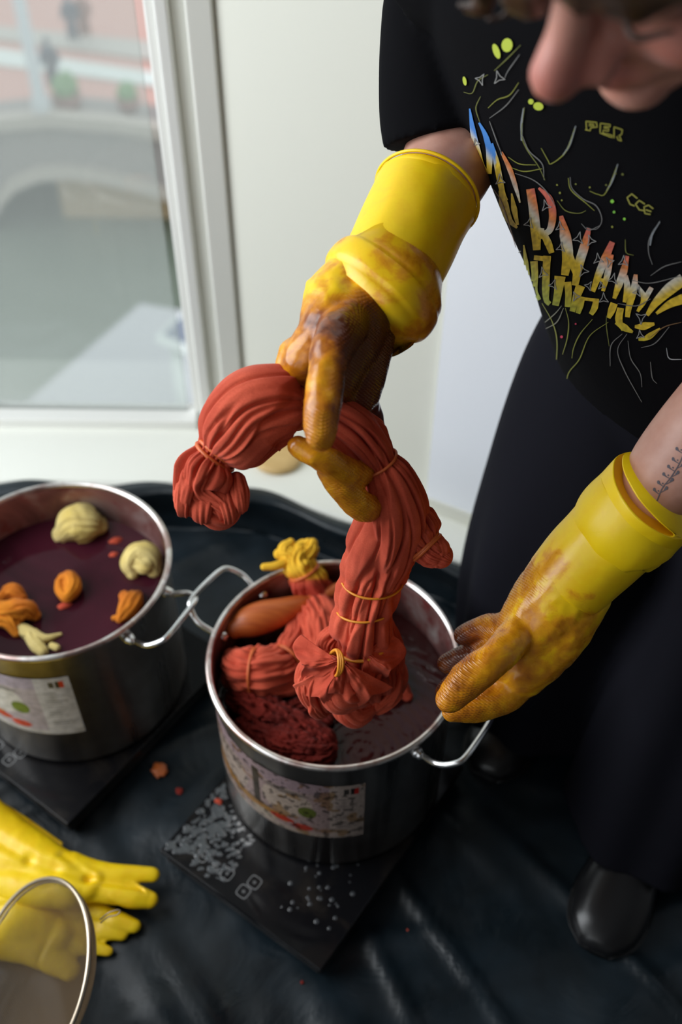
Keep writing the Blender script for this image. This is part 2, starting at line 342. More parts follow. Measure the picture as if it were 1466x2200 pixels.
# window frame
win = thing('window_1', (-.7, WY, .1), 'white framed window looking down on a canal and bridge', None); win['kind'] = 'structure'
def fr(name, x0, x1, y0, y1, z0, z1, mat='frame', bev=.004): return rbox(name, ((x0 + x1) / 2, (y0 + y1) / 2, (z0 + z1) / 2), ((x1 - x0) / 2, (y1 - y0) / 2, (z1 - z0) / 2), 0, bev, MAT[mat], win)
fr('casing', -.216, -.178, WY - .012, WY + .05, .095, 2.1); fr('jamb', -.240, -.216, WY + .012, WY + .06, .095, 2.1)
fr('stile', -.260, -.240, WY + .0, WY + .05, .1, 2.08, 'white'); fr('stile', -.276, -.260, WY + .016, WY + .05, .12, 2.06, 'white')
fr('bottom_rail', -1.3, -.27, WY - .004, WY + .05, .094, .118, 'white'); fr('top_rail', -1.3, -.25, WY, WY + .05, 2.0, 2.08, 'white'); fr('stile', -1.34, -1.28, WY, WY + .05, .1, 2.08, 'white')
gl = M_('window_glass', (1, 1, 1), .02); tr = gl.n('ShaderNodeBsdfTransparent'); tr.inputs[0].default_value = (.96, .98, .97, 1); gs = gl.n('ShaderNodeBsdfGlossy'); gs.inputs['Roughness'].default_value = .02
lw = gl.n('ShaderNodeFresnel'); lw.inputs[0].default_value = 1.45; mx = gl.n('ShaderNodeMixShader'); gl.link(lw.outputs[0], mx.inputs[0]); gl.link(tr.outputs[0], mx.inputs[1]); gl.link(gs.outputs[0], mx.inputs[2]); gl.link(tr.outputs[0], mx.inputs[1]); tl_ = gl.n('ShaderNodeBsdfTranslucent'); tl_.inputs[0].default_value = (.93, .95, .92, 1); m3 = gl.n('ShaderNodeMixShader'); m3.inputs[0].default_value = .20; gl.link(mx.outputs[0], m3.inputs[1]); gl.link(tl_.outputs[0], m3.inputs[2]); gl.link(m3.outputs[0], gl.t.nodes['Material Output'].inputs[0])
mk('pane', *box((-.79, WY + .03, 1.07), (.5, .003, .96)), gl.m, win, False)

# ------------------------------------------------------------------ floor sheet
xs = np.linspace(-1.45, 1.5, 300); ss = np.concatenate([np.linspace(0, 1, 220)[:-1], np.linspace(1, 1.3, 40)])
X = np.repeat(xs[None], len(ss), 0); Y = np.zeros_like(X); Z = np.zeros_like(X); yf_ = yfront(xs) - .022
P0 = np.stack([X, np.repeat(ss[:, None] * 1.6, len(xs), 1), 0 * X], -1)
wr = fbm(P0 * np.array([3.2, 2.4, 1]) + 5, 4); w2 = noise(np.stack([P0[..., 0] * 5 + P0[..., 1] * 3.5, P0[..., 1] * 1.1 - P0[..., 0] * .6, 0 * X + 2.2], -1)); w3 = noise(np.stack([P0[..., 0] * 4 - P0[..., 1] * 6, P0[..., 1] * 1.2 + P0[..., 0], 0 * X + 8], -1))
rid = np.exp(-(w2 / .09) ** 2) * .007 + np.exp(-(w3 / .1) ** 2) * .005 + wr * .006
for i, s in enumerate(ss):
    if s <= 1: Y[i] = -.35 + (yf_ + .35) * s; Z[i] = .004 + np.clip(rid[i], -.003, 1) * (1 - sst(.96, 1, s) * .5)
    else:
        h = (s - 1) / .3 * .125; up = np.minimum(h, .094 + .004 * np.sin(xs * 21)); ov = np.maximum(h - up, 0)
        Y[i] = yf_ + .008 * np.sin(xs * 30 + s * 9) * sst(0, .04, up) - .012 * sst(.03, .09, up) + ov * .9; Z[i] = up + .006 + np.sin(np.clip(ov / .03, 0, 1) * math.pi) * .004
V = np.stack([X, Y, Z], -1).reshape(-1, 3)
sheet = mk('plastic_sheet', V, gridfaces(len(ss), len(xs), wrap=False).tolist(), MAT['tarp'])
tag(sheet, 'creased black plastic sheet covering the floor and turned up against the white ledge', 'floor sheet')
o = mk('round_board', *lathe([(0, 0), (.040, 0), (.044, .003), (.044, .010), (.041, .013), (.020, .0125), (0, .0125)], (*onz(597, 987, .097)[:2], .098), 48), MAT['tanwood']); tag(o, 'small round tan wooden lid lying on the white ledge behind the glove', 'lid')

# ------------------------------------------------------------------ cookers
DX, DY = np.array([.82, -.572]), np.array([.572, .82])
def cooker(corner, label, other):
    c = np.array(corner) + DX * .135 + DY * .175; rz = math.atan2(DX[1], DX[0])
    t = thing('induction_cooker', (*c, 0), label, 'cooker', 'induction cookers under the two pots')
    rbox('housing', (*c, .030), (.132, .172, .014), rz, .006, MAT['black_plastic'], t); rbox('glass_plate', (*c, .0462), (.135, .175, .0038), rz, .002, MAT['glass_top'], t)
    for a in (-1, 1):
        for b in (-1, 1): p = c + DX * .10 * a + DY * .14 * b; mk('foot', *lathe([(0, .004), (.012, .004), (.013, .016), (0, .016)], (*p, 0), 20), MAT['black_plastic'], t)
    def loc(a, b): p = np.array(corner) + DX * a + DY * b; return p
    parts = []
    for a, b in ((.052, .028), (.095, .028), (.132, .040), (.128, .022)):
        p = loc(a, b)
        sq = [(math.cos(k * math.pi / 16), math.sin(k * math.pi / 16)) for k in range(32)]
        pts = np.array([p + .0085 * (DX * math.copysign(abs(x) ** .5, x) + DY * math.copysign(abs(y) ** .5, y)) for x, y in sq]); inn = p + (pts - p) * .88
        V = np.concatenate([np.c_[pts, np.full(32, .0502)], np.c_[inn, np.full(32, .0502)]]); Fc = [[i, (i + 1) % 32, 32 + (i + 1) % 32, 32 + i] for i in range(32)]; mk('button_symbol', *join([(V, Fc), box((*p, .0502), (.0022, .0006, .0001), rz), box((*p, .0502), (.0006, .0022, .0001), rz)]), MAT['icon'], t, False)
    p = loc(.074, .028); mk('display_mark', *join([box((*p, .0502), (.004, .0008, .0001), rz), box((*p, .0502), (.0008, .004, .0001), rz)]), MAT['icon'], t, False)
    return t
K1 = (-.240, .613); K2 = (-.371, .648)
cooker(K1, 'black glass induction cooker under the front pot, wet with drops and touch symbols', 0)
cooker(tuple(np.array(K2) - DX * .27), 'black induction cooker under the left pot, corner beside the spare yellow gloves', 1)
# drops of spilled water on the front cooker's near left corner
r = np.random.RandomState(11); parts = []
for k in range(380):
    a, b = r.uniform(.004, .10), r.uniform(.01, .20); 
    if a > .105 - b * .12: continue
    p = np.array(K1) + DX * a + DY * b; s = r.uniform(.0012, .0048) * (1.2 - a * 4)
    if np.hypot(*(p - np.array([-.007, .747]))) < .158: continue
    V, Fc = ell((*p, .0500), (s * r.uniform(.8, 1.8), s * r.uniform(-.4, .4), 0), (0, s, 0), (0, 0, s * .08), 6, 10); parts.append((V, Fc))
for k in range(40):
    p = np.array(K1) + DX * r.uniform(.17, .25) + DY * r.uniform(.03, .14); s = r.uniform(.001, .0035); parts.append(ell((*p, .05), (s, 0, 0), (0, s, 0), (0, 0, s * .14), 6, 10))
tag(mk('water_drops', *join(parts), MAT['drop']), 'clear water drops splashed on the front cooker glass', 'water drops', kind='stuff')

# ------------------------------------------------------------------ pots
PH, PZ = .2642, .05; LIQ = .243
POT1 = (-.0072, .7468); POT2 = (-.3907, .8943)
def paint(n, m, base, ops):
    """colour grid n x m in [0,1]^2; ops: (kind, args, colour)"""
    v, u = np.meshgrid(np.linspace(0, 1, n), np.linspace(0, 1, m), indexing='ij'); A = np.zeros((n, m, 3)) + np.array(base)
    for op in ops:
        if op[0] == 'r': _, x0, x1, y0, y1, c = op; k = (u >= x0) & (u <= x1) & (v >= y0) & (v <= y1)
        else: _, cx, cy, rx, ry, c = op; k = ((u - cx) / rx) ** 2 + ((v - cy) / ry) ** 2 < 1
        A[k] = c
    return A
def pot(c, ang, label, group, lab, rot):
    t = thing('stock_pot', (*c, PZ), label, 'pot', group); z0 = PZ
    R = .1535
    mk('pot_wall', *lathe([(0, 0), (R - .012, 0), (R - .004, .003), (R, .010), (R, PH - .010), (R + .003, PH - .004)], (*c, z0), 128), MAT['steel'], t)
    mk('pot_lining', *lathe([(R + .002, PH - .004), (R - .002, PH - .012), (R - .002, .012), (R - .010, .004), (0, .004)], (*c, z0), 128), MAT['inner'], t)
    V, Fc = ring_tube((*c, z0 + PH - .004), (.1565, 0, 0), (0, .1565, 0), .0042, 128, 12); mk('rim', V, Fc, MAT['rim'], t)
    for a in (ang, ang + math.pi):
        e = np.array([math.cos(a), math.sin(a)]); f = np.array([-e[1], e[0]]); cc = np.array(c)
        P = [(R - .001, -.043, -.026), (R + .012, -.044, -.026), (R + .030, -.048, -.016), (R + .048, -.040, -.006), (R + .053, -.028, -.003), (R + .054, 0, -.002), (R + .053, .028, -.003), (R + .048, .040, -.006), (R + .030, .048, -.016), (R + .012, .044, -.026), (R - .001, .043, -.026)]
        # corners: rim side points keep to the curve of the wall
        rows = []
        for q, w, h in P:
            if q < R + .02: q = q - (R - math.sqrt(R * R - .043 ** 2))
            p = cc + e * q + f * w; rows.append((*p, z0 + PH + h, .0040))
        h = mk('handle', *sweep(rows, 90, 12), MAT['handle'], t)
        for sgn in (-1, 1):
            q = math.sqrt(R * R - .043 ** 2); p = cc + e * (q + .001) + f * .043 * sgn; d = p - cc; d /= np.linalg.norm(d)
            rows = [(*(p - d * .002), z0 + PH - .026, .0078), (*(p + d * .004), z0 + PH - .026, .0078), (*(p + d * .0075), z0 + PH - .026, .006)]
            mk('rivet', *sweep(rows, 6, 14), MAT['handle'], h)
    # printed paper label
    a0, a1, h0, h1, img = lab; n, mm = img.shape[:2]; th = np.linspace(a0, a1, mm); zz = np.linspace(h1, h0, n)
    V = np.stack([c[0] + (R + .0006) * np.cos(th)[None] + 0 * zz[:, None], c[1] + (R + .0006) * np.sin(th)[None] + 0 * zz[:, None], zz[:, None] + 0 * th[None]], -1)
    mk('label_sticker', V.reshape(-1, 3), gridfaces(n, mm, wrap=False)[:, ::-1].tolist(), MAT['paper'], t, True, {'col': img.reshape(-1, 3)})
    return t
W_, G_, K_ = (.55, .53, .52), (.34, .32, .36), (.02, .02, .02)
def labelimg(worn):
    r = np.random.RandomState(5); ops = [('r', 0, .66, 0, 1, (.50, .44, .48)), ('r', .0, .66, .0, .18, (.46, .40, .50)), ('e', .22, .5, .11, .28, (.62, .60, .58)), ('e', .22, .3, .10, .05, (.35, .33, .33)), ('r', .36, .39, .1, .75, (.07, .06, .05)), ('e', .5, .45, .10, .25, (.66, .64, .6)), ('e', .5, .25, .09, .04, (.28, .27, .27)),
        ('e', .58, .55, .035, .10, (.16, .24, .04)), ('r', .0, .5, .72, .86, (.46, .28, .07)), ('e', .15, .8, .06, .06, (.55, .3, .05)), ('e', .48, .80, .05, .05, (.62, .06, .03)), ('e', .56, .86, .04, .06, (.66, .08, .05)), ('e', .40, .88, .06, .06, (.6, .6, .55)), ('e', .08, .62, .04, .1, (.05, .07, .12)), ('r', 0, .66, .93, 1, (.6, .58, .56)),
        ('r', .66, 1, 0, 1, (.66, .65, .66)), ('r', .86, .90, .06, .17, (.02, .02, .02)), ('r', .90, .94, .06, .17, (.75, .03, .02)), ('r', .80, .85, .07, .16, (.05, .05, .05))]
    for k in range(15):
        y = .25 + k * .045; ops.append(('r', .72, .72 + r.uniform(.1, .22), y, y + .012, (.25, .25, .27)))
    S_ = lambda u: u * .84 / .66 if u < .66 else .84 + (u - .66) * .16 / .34
    ops = [(o_[0], S_(o_[1]), S_(o_[2]), *o_[3:]) if o_[0] == 'r' else (o_[0], S_(o_[1]), o_[2], o_[3] * 1.27, *o_[4:]) for o_ in ops]
    A = paint(140, 300, (.55, .52, .54), ops)
    v, u = np.meshgrid(np.linspace(0, 1, 140), np.linspace(0, 1, 300), indexing='ij'); nz = fbm(np.stack([u * 26, v * 12, 0 * u + 3], -1), 4)[..., None]; n2 = fbm(np.stack([u * 9, v * 5, 0 * u + 9], -1), 3)[..., None]
    A = A * (.88 + .25 * nz)
    if worn:
        A = A * np.array([.62, .50, .43]); A = np.where(nz > .28, A * .25, A); A = np.where((n2 > .35), A * np.array([.7, .55, .35]), A)
    return np.clip(A, 0, 1)
pot(POT1, math.radians(146), 'front steel stock pot of red dye with a worn, stained paper label', 'steel dye pots', (math.radians(-176), math.radians(-75), PZ + .085, PZ + .215, labelimg(True)), 0)
pot(POT2, math.radians(-26), 'left steel stock pot of purple red dye with floating bundles and a clean white label', 'steel dye pots', (math.radians(-185), math.radians(-74.5), PZ + .083, PZ + .214, labelimg(False)), 0)
def disc(name, c, r, mat, lab):
    V, Fc = lathe([(r, 0), (r * .8, 0), (r * .5, 0), (r * .2, 0), (.0005, 0)], (*c, 0), 96); V[:, 2] = c[2] + noise(V * 30) * .0004
    return tag(mk(name, V, Fc, mat), lab, 'dye')
disc('dye_bath', (*POT1, LIQ), .1512, dye('red_dye', (.016, .003, .003), tuple(-v for v in (.030, .650, LIQ))), 'dark red dye liquid with ripples filling the front pot')
disc('dye_bath', (*POT2, LIQ + .004), .1512, dye('purple_dye', (.030, .005, .010), None), 'purplish red dye liquid filling the left pot')
# ------------------------------------------------------------------ tied cloth bundles
def clothrf(seed, ties=(), k=5, pleat=.11, crease=.16, a=1.5, b=14., flute=.10, tw=0.):
    def rf(s, ph, R):
        P = np.stack([np.cos(ph) * a, np.sin(ph) * a, s * b], -1) + seed * 3.7
        w = noise(P * .8) * 1.3 + noise(P * 1.7 + 9) * .5
        w = w + tw * np.exp(-((s - .13) / .07) ** 2) * (s - .13) * 14; x = ph * k / (2 * math.pi) + w; fr_ = x - np.floor(x); saw = np.where(fr_ < .86, fr_ / .86, (1 - fr_) / .14)
        n1 = noise(P * np.array([1.6, 1.6, .8]) + 20); n2 = noise(P * np.array([2.6, 2.6, 1.5]) + 40)
        amp = sst(0, .010, R)
        f = 1 + amp * (pleat * (saw - .5) - crease * np.exp(-(n1 / .10) ** 2) - crease * .6 * np.exp(-(n2 / .09) ** 2) + .10 * noise(P * .6 + 60) + .02 * noise(P * 7))
        for st, dep, wd in ties:
            g = np.exp(-((s - st) / wd) ** 2); f = f * (1 - dep * g) * (1 + flute * np.exp(-(abs(s - st) / (wd * 2.2)) ** 2) * np.abs(np.sin(ph * 5.5 + seed)) - flute * .5 * g)
        return f
    return rf
class Tube:
    def __init__(s, rows, seed, ties=(), n=170, m=150, **k):
        s.rows = [A4(*r) for r in rows]; s.Q, s.s = spline(s.rows, 200); L = s.s[-1]; s.L = L
        s.ties = [(f * L, d, w) for f, d, w in ties]; s.rf = clothrf(seed, s.ties, **k)
        s.V, s.F = sweep(s.rows, n, m, rf=s.rf)
    def near(s, px, py):
        d = s.Q[:, :3] - CAM; z = d @ _F; x = 733 + FPX * (d @ RT) / z; y = 1100 - FPX * (d @ UP) / z
        return float(np.argmin((x - px) ** 2 + (y - py) ** 2) / 199)
    def tie(s, f, tilt=(0, 0), r=.0016, strands=2, scale=1.0, seed=1):
        i = int(np.clip(f * 199, 1, 198)); c = s.Q[i, :3]; R = s.Q[i, 3]; T = s.Q[i + 1, :3] - s.Q[i - 1, :3]; T /= np.linalg.norm(T)
        dep = 1.
        for st, d, w in s.ties: dep *= 1 - d * math.exp(-((s.s[i] - st) / w) ** 2)
        R = R * dep * scale; parts = []
        for q in range(strands):
            t2 = T + np.array([tilt[0], 0, tilt[1]]) + np.random.RandomState(seed + q).uniform(-.08, .08, 3); t2 /= np.linalg.norm(t2)
            a = np.cross(t2, (.3, .9, .1)); a /= np.linalg.norm(a); b = np.cross(t2, a)
            parts.append(ring_tube(c + T * (q - (strands - 1) / 2) * r * 2.1, a * R, b * R, r, 64, 8))
        return join(parts)
hb = thing('tied_cloth_bundle', at(740, 1450, 1.06), 'rust red cotton cloth, scrunched and tied with rubber bands, dangling from the raised glove', 'cloth bundle')
RA = [(470, 1090, .86, 50), (432, 1062, .86, 52), (440, 1025, .86, 64), (464, 978, .86, 58), (505, 935, .855, 90), (545, 890, .85, 98), (592, 872, .85, 84), (648, 872, .86, 55), (700, 890, .865, 58), (760, 930, .875, 62), (812, 995, .89, 52), (842, 1050, .90, 62), (848, 1105, .92, 74), (828, 1165, .95, 76), (806, 1225, .98, 66), (788, 1290, 1.0, 60), (779, 1350, 1.02, 62), (778, 1410, 1.05, 72), (790, 1450, 1.07, 62)]
T0_ = Tube(RA, 1, (), n=30, m=12)
TF = [T0_.near(*q) for q in ((470, 978), (645, 872), (812, 995), (795, 1245), (785, 1305), (779, 1370))]
TIES = [(f, d, .008) for f, d in zip(TF, (.24, .2, .15, .06, .06, .14))]
TA = Tube(RA, 1, ties=TIES, n=420, m=170, k=4, a=.85, b=5.5, pleat=.19, crease=.15, tw=1.6)
mk('cloth', TA.V, TA.F, MAT['rust'], hb)
# the short tail's ragged mouth
parts = []
for k, (x, y, r, dx, dy) in enumerate(((405, 1062, 30, -8, 38), (440, 1085, 34, -4, 26), (482, 1085, 32, 8, 26), (508, 1062, 24, 8, 34), (418, 1040, 34, -16, 50))):
    parts.append(sweep([A4(x, y - 30, .86, r * .8), A4(x + dx * .4, y, .855, r), A4(x + dx, y + dy * .7, .852, r * .8), A4(x + dx * .8, y + dy, .86, r * .4)], 50, 60, rf=clothrf(30 + k, k=4, pleat=.2)))
mk('cloth_end', *join(parts), MAT['rust'], hb)
# knob of cloth sticking out to the right
TK = Tube([(850, 1095, .93, 62), (885, 1135, .935, 56), (912, 1170, .935, 46), (935, 1188, .935, 34), (948, 1195, .935, 26)], 3, ties=((.72, .18, .006),), k=5, n=120)
mk('knob_cloth', *join([(TK.V, TK.F), sweep([A4(938, 1160, .93, 14), A4(946, 1180, .93, 20), A4(938, 1205, .935, 16)], 30, 40, rf=clothrf(9, k=4, pleat=.3))]), MAT['rust'], hb)
# rosette at the lower end: lobes folding out of the last tie
lobes = [[(735, 1405, 1.05, 20), (690, 1418, 1.03, 34), (668, 1470, 1.03, 38), (686, 1520, 1.04, 26), (705, 1528, 1.05, 10)],
         [(745, 1420, 1.05, 20), (728, 1455, 1.02, 36), (735, 1490, 1.02, 42), (775, 1500, 1.03, 22)],
         [(745, 1430, 1.07, 24), (748, 1500, 1.07, 40), (765, 1530, 1.07, 34), (800, 1515, 1.08, 18)],
         [(790, 1400, 1.07, 30), (830, 1430, 1.08, 42), (838, 1470, 1.08, 38), (812, 1510, 1.08, 26), (795, 1525, 1.08, 12)],
         [(765, 1395, 1.05, 26), (790, 1440, 1.03, 34), (770, 1470, 1.03, 24), (745, 1440, 1.03, 12)],
         [(712, 1420, 1.03, 18), (705, 1385, 1.03, 26), (728, 1362, 1.03, 20), (740, 1395, 1.04, 12)],
         [(835, 1340, 1.04, 12), (848, 1390, 1.06, 20), (852, 1440, 1.07, 16), (843, 1480, 1.08, 10)]]
mk('rosette_cloth', *join([sweep([A4(*q) for q in L], 90, 80, rf=clothrf(50 + i, k=3, pleat=.3, crease=.22, a=.8, b=15)) for i, L in enumerate(lobes)]), MAT['rust'], hb)
def ruffle(cx, cy, t, R, a0, a1, waves, amp, seed, sq=.85):
    n, m = 44, 170; rr_, aa = np.meshgrid(np.linspace(.04, 1, n), np.radians(np.linspace(a0, a1, m)), indexing='ij'); c = at(cx, cy, t); k = t / FPX
    w = np.sin(waves * aa + seed + .8 * np.sin(2 * aa + seed)) ; P0_ = np.stack([np.cos(aa) * 2, np.sin(aa) * 2, rr_ * 1.5], -1) + seed
    R2 = R * rr_ * (1 + .12 * noise(P0_) - .10 * w * rr_); x = R2 * np.cos(aa + .10 * np.cos(waves * aa + seed) * rr_); y = R2 * np.sin(aa + .10 * np.cos(waves * aa + seed) * rr_) * sq
    z = amp * (w * rr_ ** 1.1) + amp * .35 * noise(P0_ * 2.5) - R * .35 * rr_ ** 2 + 14
    V = c + k * (x[..., None] * RT - y[..., None] * UP - z[..., None] * _F); return V.reshape(-1, 3), gridfaces(n, m, wrap=False).tolist()
for q in ((730, 1418, .998, 92, 40, 215, 4.3, 24, 1.0), (738, 1420, .999, 122, 30, 150, 5.2, 22, 3.1), (785, 1400, 1.01, 80, -60, 95, 4.0, 20, 5.0)):
    V, Fc = ruffle(*q); rf_ = mk('ruffle_cloth', V, Fc, MAT['rust'], hb); md = rf_.modifiers.new('t', 'SOLIDIFY'); md.thickness = .0022
for f, sc, st, r, sd, mt in ((TF[0], 1.04, 2, .0021, 2, 'band'), (TF[1], 1.03, 3, .0018, 3, 'band'), (TF[2], 1.04, 1, .0014, 5, 'band'), (TF[3], 1.11, 1, .0012, 7, 'band_y'), (TF[4], 1.11, 1, .0012, 11, 'band_y'), (TF[5], 1.10, 1, .0019, 12, 'band_y')):
    mk('rubber_band', *TA.tie(f, (0.25, .1) if mt == 'band_y' else (0, 0), r, st, sc, sd), MAT[mt], hb)
mk('rubber_band', *TK.tie(.72, (0, 0), .0018, 2, 1.05), MAT['band'], hb)
b = [ring_tube(at(722, 1424, .992), (at(722, 1400, .992) - at(722, 1424, .992)) * 1.15, (at(728 + 4 * q, 1424, .98) - at(722, 1424, .992)) * 1.1, .0017, 40, 8) for q in (0, 1, 2)]
mk('rubber_band', *join(b), MAT['band_y'], hb)

def bundle(rows_list, label, mat, name='cloth_bundle', ties=(), group=None, cat='cloth bundle', n=90, m=90, part='cloth', attrs=None, **k):
    c = at(rows_list[0][0][0], rows_list[0][0][1], rows_list[0][0][2]); t = thing(name, c, label, cat, group)
    Ts = [Tube(r, 70 + i + len(rows_list[0]) * 3 + int(rows_list[0][0][0]) % 17, ties if i == 0 else (), n=n, m=m, **k) for i, r in enumerate(rows_list)]
    V, Fc = join([(T.V, T.F) for T in Ts]); mk(part, V, Fc, mat, t, attrs={'mask': attrs(V)} if attrs else None)
    for f, _, _ in ties: mk('rubber_band', *Ts[0].tie(f, (0, 0), .0016, 2, 1.05), MAT['band'], t)
    return t
def td(px, py, z): p = onz(px, py, z); return float((p - CAM) @ _F)
t1 = lambda x, y, z=.25: td(x, y, z)
def R_(*rows): return [(x, y, t1(x, y, z), r) for x, y, z, r in rows]
# yellow tipped bundle standing out over the back rim
d_ = lambda V: np.stack([sst(1225, 1262, 1100 + FPX * (-( (V - CAM) @ UP) / ((V - CAM) @ _F)) + .0), 0 * V[:, 0], 0 * V[:, 0]], -1)
yb_ = [R_((690, 1300, .27, 40), (672, 1265, .29, 42), (655, 1230, .315, 38), (640, 1200, .33, 30), (655, 1175, .34, 22), (662, 1166, .345, 10)), R_((645, 1215, .325, 20), (620, 1190, .335, 22), (600, 1190, .335, 12)), R_((635, 1200, .33, 14), (596, 1215, .33, 10), (568, 1218, .33, 8)), R_((650, 1205, .33, 18), (668, 1180, .34, 20), (672, 1168, .345, 12)), R_((620, 1205, .33, 14), (612, 1180, .34, 16), (625, 1165, .345, 9))]
bundle(yb_, 'bundle with a yellow undyed tip leaning over the back rim of the front pot', MAT['dip'], ties=((.55, .15, .006),), attrs=d_, k=5, pleat=.2)
bundle([R_((668, 1295, .275, 38), (690, 1340, .285, 52), (700, 1390, .285, 56), (712, 1440, .27, 50), (730, 1500, .25, 40))], 'rust red cloth bundle in the middle of the front pot behind the dangling one', MAT['rust'], ties=((.08, .2, .006),), n=140, m=120)
bundle([R_((505, 1415, .27, 26), (520, 1435, .28, 46), (560, 1440, .285, 52), (610, 1425, .28, 46), (640, 1385, .28, 40), (640, 1350, .275, 26)), R_((500, 1455, .265, 26), (560, 1475, .265, 30), (620, 1470, .265, 28))], 'rust red cloth bundle lying against the left inner wall of the front pot', MAT['rust'], ties=((.3, .10, .006), (.62, .22, .007)), n=150, m=120)
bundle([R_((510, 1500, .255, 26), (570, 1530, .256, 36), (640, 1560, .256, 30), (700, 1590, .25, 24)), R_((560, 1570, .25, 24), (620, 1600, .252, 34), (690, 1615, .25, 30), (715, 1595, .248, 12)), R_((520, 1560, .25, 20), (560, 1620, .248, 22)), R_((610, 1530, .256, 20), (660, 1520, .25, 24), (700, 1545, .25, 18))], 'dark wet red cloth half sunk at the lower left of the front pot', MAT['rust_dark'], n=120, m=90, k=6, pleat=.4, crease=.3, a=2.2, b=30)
bundle([R_((760, 1500, .25, 20), (810, 1480, .262, 26), (850, 1470, .258, 24), (876, 1495, .247, 12)), R_((795, 1400, .25, 30), (835, 1440, .258, 26))], 'flat rust red cloth floating behind the rosette of the dangling bundle', MAT['rust'], n=80, m=70, pleat=.2)
# spoon with a round dyed bowl, handle rising to the back right rim
sp = thing('wooden_spoon', at(570, 1330, t1(570, 1330, .29)), 'orange dyed wooden spoon resting across the front pot above the cloth', 'spoon')
mk('spoon_bowl', *sweep([A4(*q) for q in R_((505, 1350, .285, 22), (530, 1338, .287, 33), (565, 1326, .288, 36), (605, 1314, .29, 30), (645, 1300, .29, 22), (668, 1290, .29, 14))], 50, 30), MAT['spoon'], sp)
mk('spoon_handle', *sweep([A4(*q) for q in R_((655, 1298, .29, 13), (700, 1278, .295, 14), (750, 1256, .30, 15), (830, 1226, .315, 13), (880, 1208, .325, 11))], 50, 20), MAT['spoon'], sp)
# ------------------------------------------------------------------ bundles in the left pot
L_ = 'bundles in the left pot'
bundle([R_((135, 1148, .25, 22), (160, 1128, .262, 40), (190, 1128, .262, 38), (212, 1130, .255, 20)), R_((150, 1118, .265, 22), (178, 1106, .268, 26), (200, 1115, .265, 18))], 'larger pale cream cloth ball floating at the back of the left pot', MAT['cream_c'], group=L_, n=60, m=60, pleat=.2, crease=.12)
bundle([R_((285, 1232, .25, 14), (280, 1210, .26, 22), (298, 1192, .265, 28), (322, 1200, .262, 26), (332, 1226, .25, 16)), R_((298, 1205, .262, 22), (312, 1212, .262, 22))], 'smaller pale cream cloth ball floating at the right of the left pot', MAT['cream_c'], group=L_, n=60, m=60, pleat=.2, crease=.12)
bundle([R_((136, 1245, .256, 14), (150, 1242, .26, 16), (156, 1262, .26, 18), (143, 1282, .256, 13), (130, 1268, .256, 12), (130, 1252, .256, 12))], 'small orange cloth knot floating in the middle of the left pot', MAT['orange_c'], group=L_, n=50, m=50, pleat=.2)
bundle([R_((258, 1330, .25, 10), (272, 1312, .256, 22), (285, 1292, .258, 24), (296, 1280, .252, 12)), R_((268, 1280, .256, 12), (280, 1300, .258, 18)), R_((245, 1328, .25, 6), (265, 1325, .252, 9))], 'crumpled orange cloth tip floating by the right front rim of the left pot', MAT['orange_c'], group=L_, n=50, m=50, pleat=.3)
bundle([R_((10, 1282, .254, 14), (28, 1272, .26, 20), (45, 1285, .256, 14))], 'small orange cloth tip near the left edge, behind the larger orange fold', MAT['orange_c'], group=L_, n=50, m=50, pleat=.3)
bundle([R_((76, 1322, .252, 12), (55, 1310, .262, 24), (20, 1315, .262, 26), (-10, 1312, .26, 22)), R_((36, 1360, .25, 10), (20, 1335, .258, 18), (-8, 1325, .256, 20))], 'large orange folded cloth with flared end at the left of the left pot', MAT['orange_c'], group=L_, n=60, m=60, pleat=.3)
bundle([R_((40, 1348, .25, 12), (62, 1360, .25, 15), (95, 1372, .25, 10), (130, 1363, .248, 4)), R_((62, 1360, .25, 14), (78, 1385, .25, 15), (92, 1400, .25, 12)), R_((112, 1388, .249, 8), (122, 1392, .249, 8))], 'pale cream forked cloth end under the dye at the front of the left pot', MAT['cream_c'], group=L_, n=50, m=50, pleat=.2)
for x, y, r_, lab in ((250, 1165, 20, 'orange red cloth just under the dye between the two cream balls'), (245, 1195, 16, 'pinkish cloth under the dye left of the smaller cream ball'), (62, 1302, 20, 'red cloth under the dye right of the small orange tip'), (140, 1305, 22, 'pink red cloth sunk below the middle orange knot'), (130, 1145, 14, 'red orange cloth tail at the foot of the larger cream ball')):
    bundle([R_((x - r_ * .8, y + r_ * .3, .2405, r_ * .4), (x, y, .2435, r_ * .55), (x + r_ * .8, y - r_ * .2, .2400, r_ * .4))], lab, MAT['rust'], group=L_, n=40, m=40, pleat=.3)
# ------------------------------------------------------------------ person
PER = thing('person', (.33, .80, 0), 'person in black printed t-shirt and wide trousers, bending over pot in yellow rubber gloves', 'person')
def cv(v): return v[0] * RT + v[1] * UP - v[2] * _F
def nrm(v): v = np.array(v, float); return v / np.linalg.norm(v)
Wd, Fh = nrm((.62, -.77, .06)), nrm((-.77, -.62, 0))
def row(p, r): return np.append(p, r)
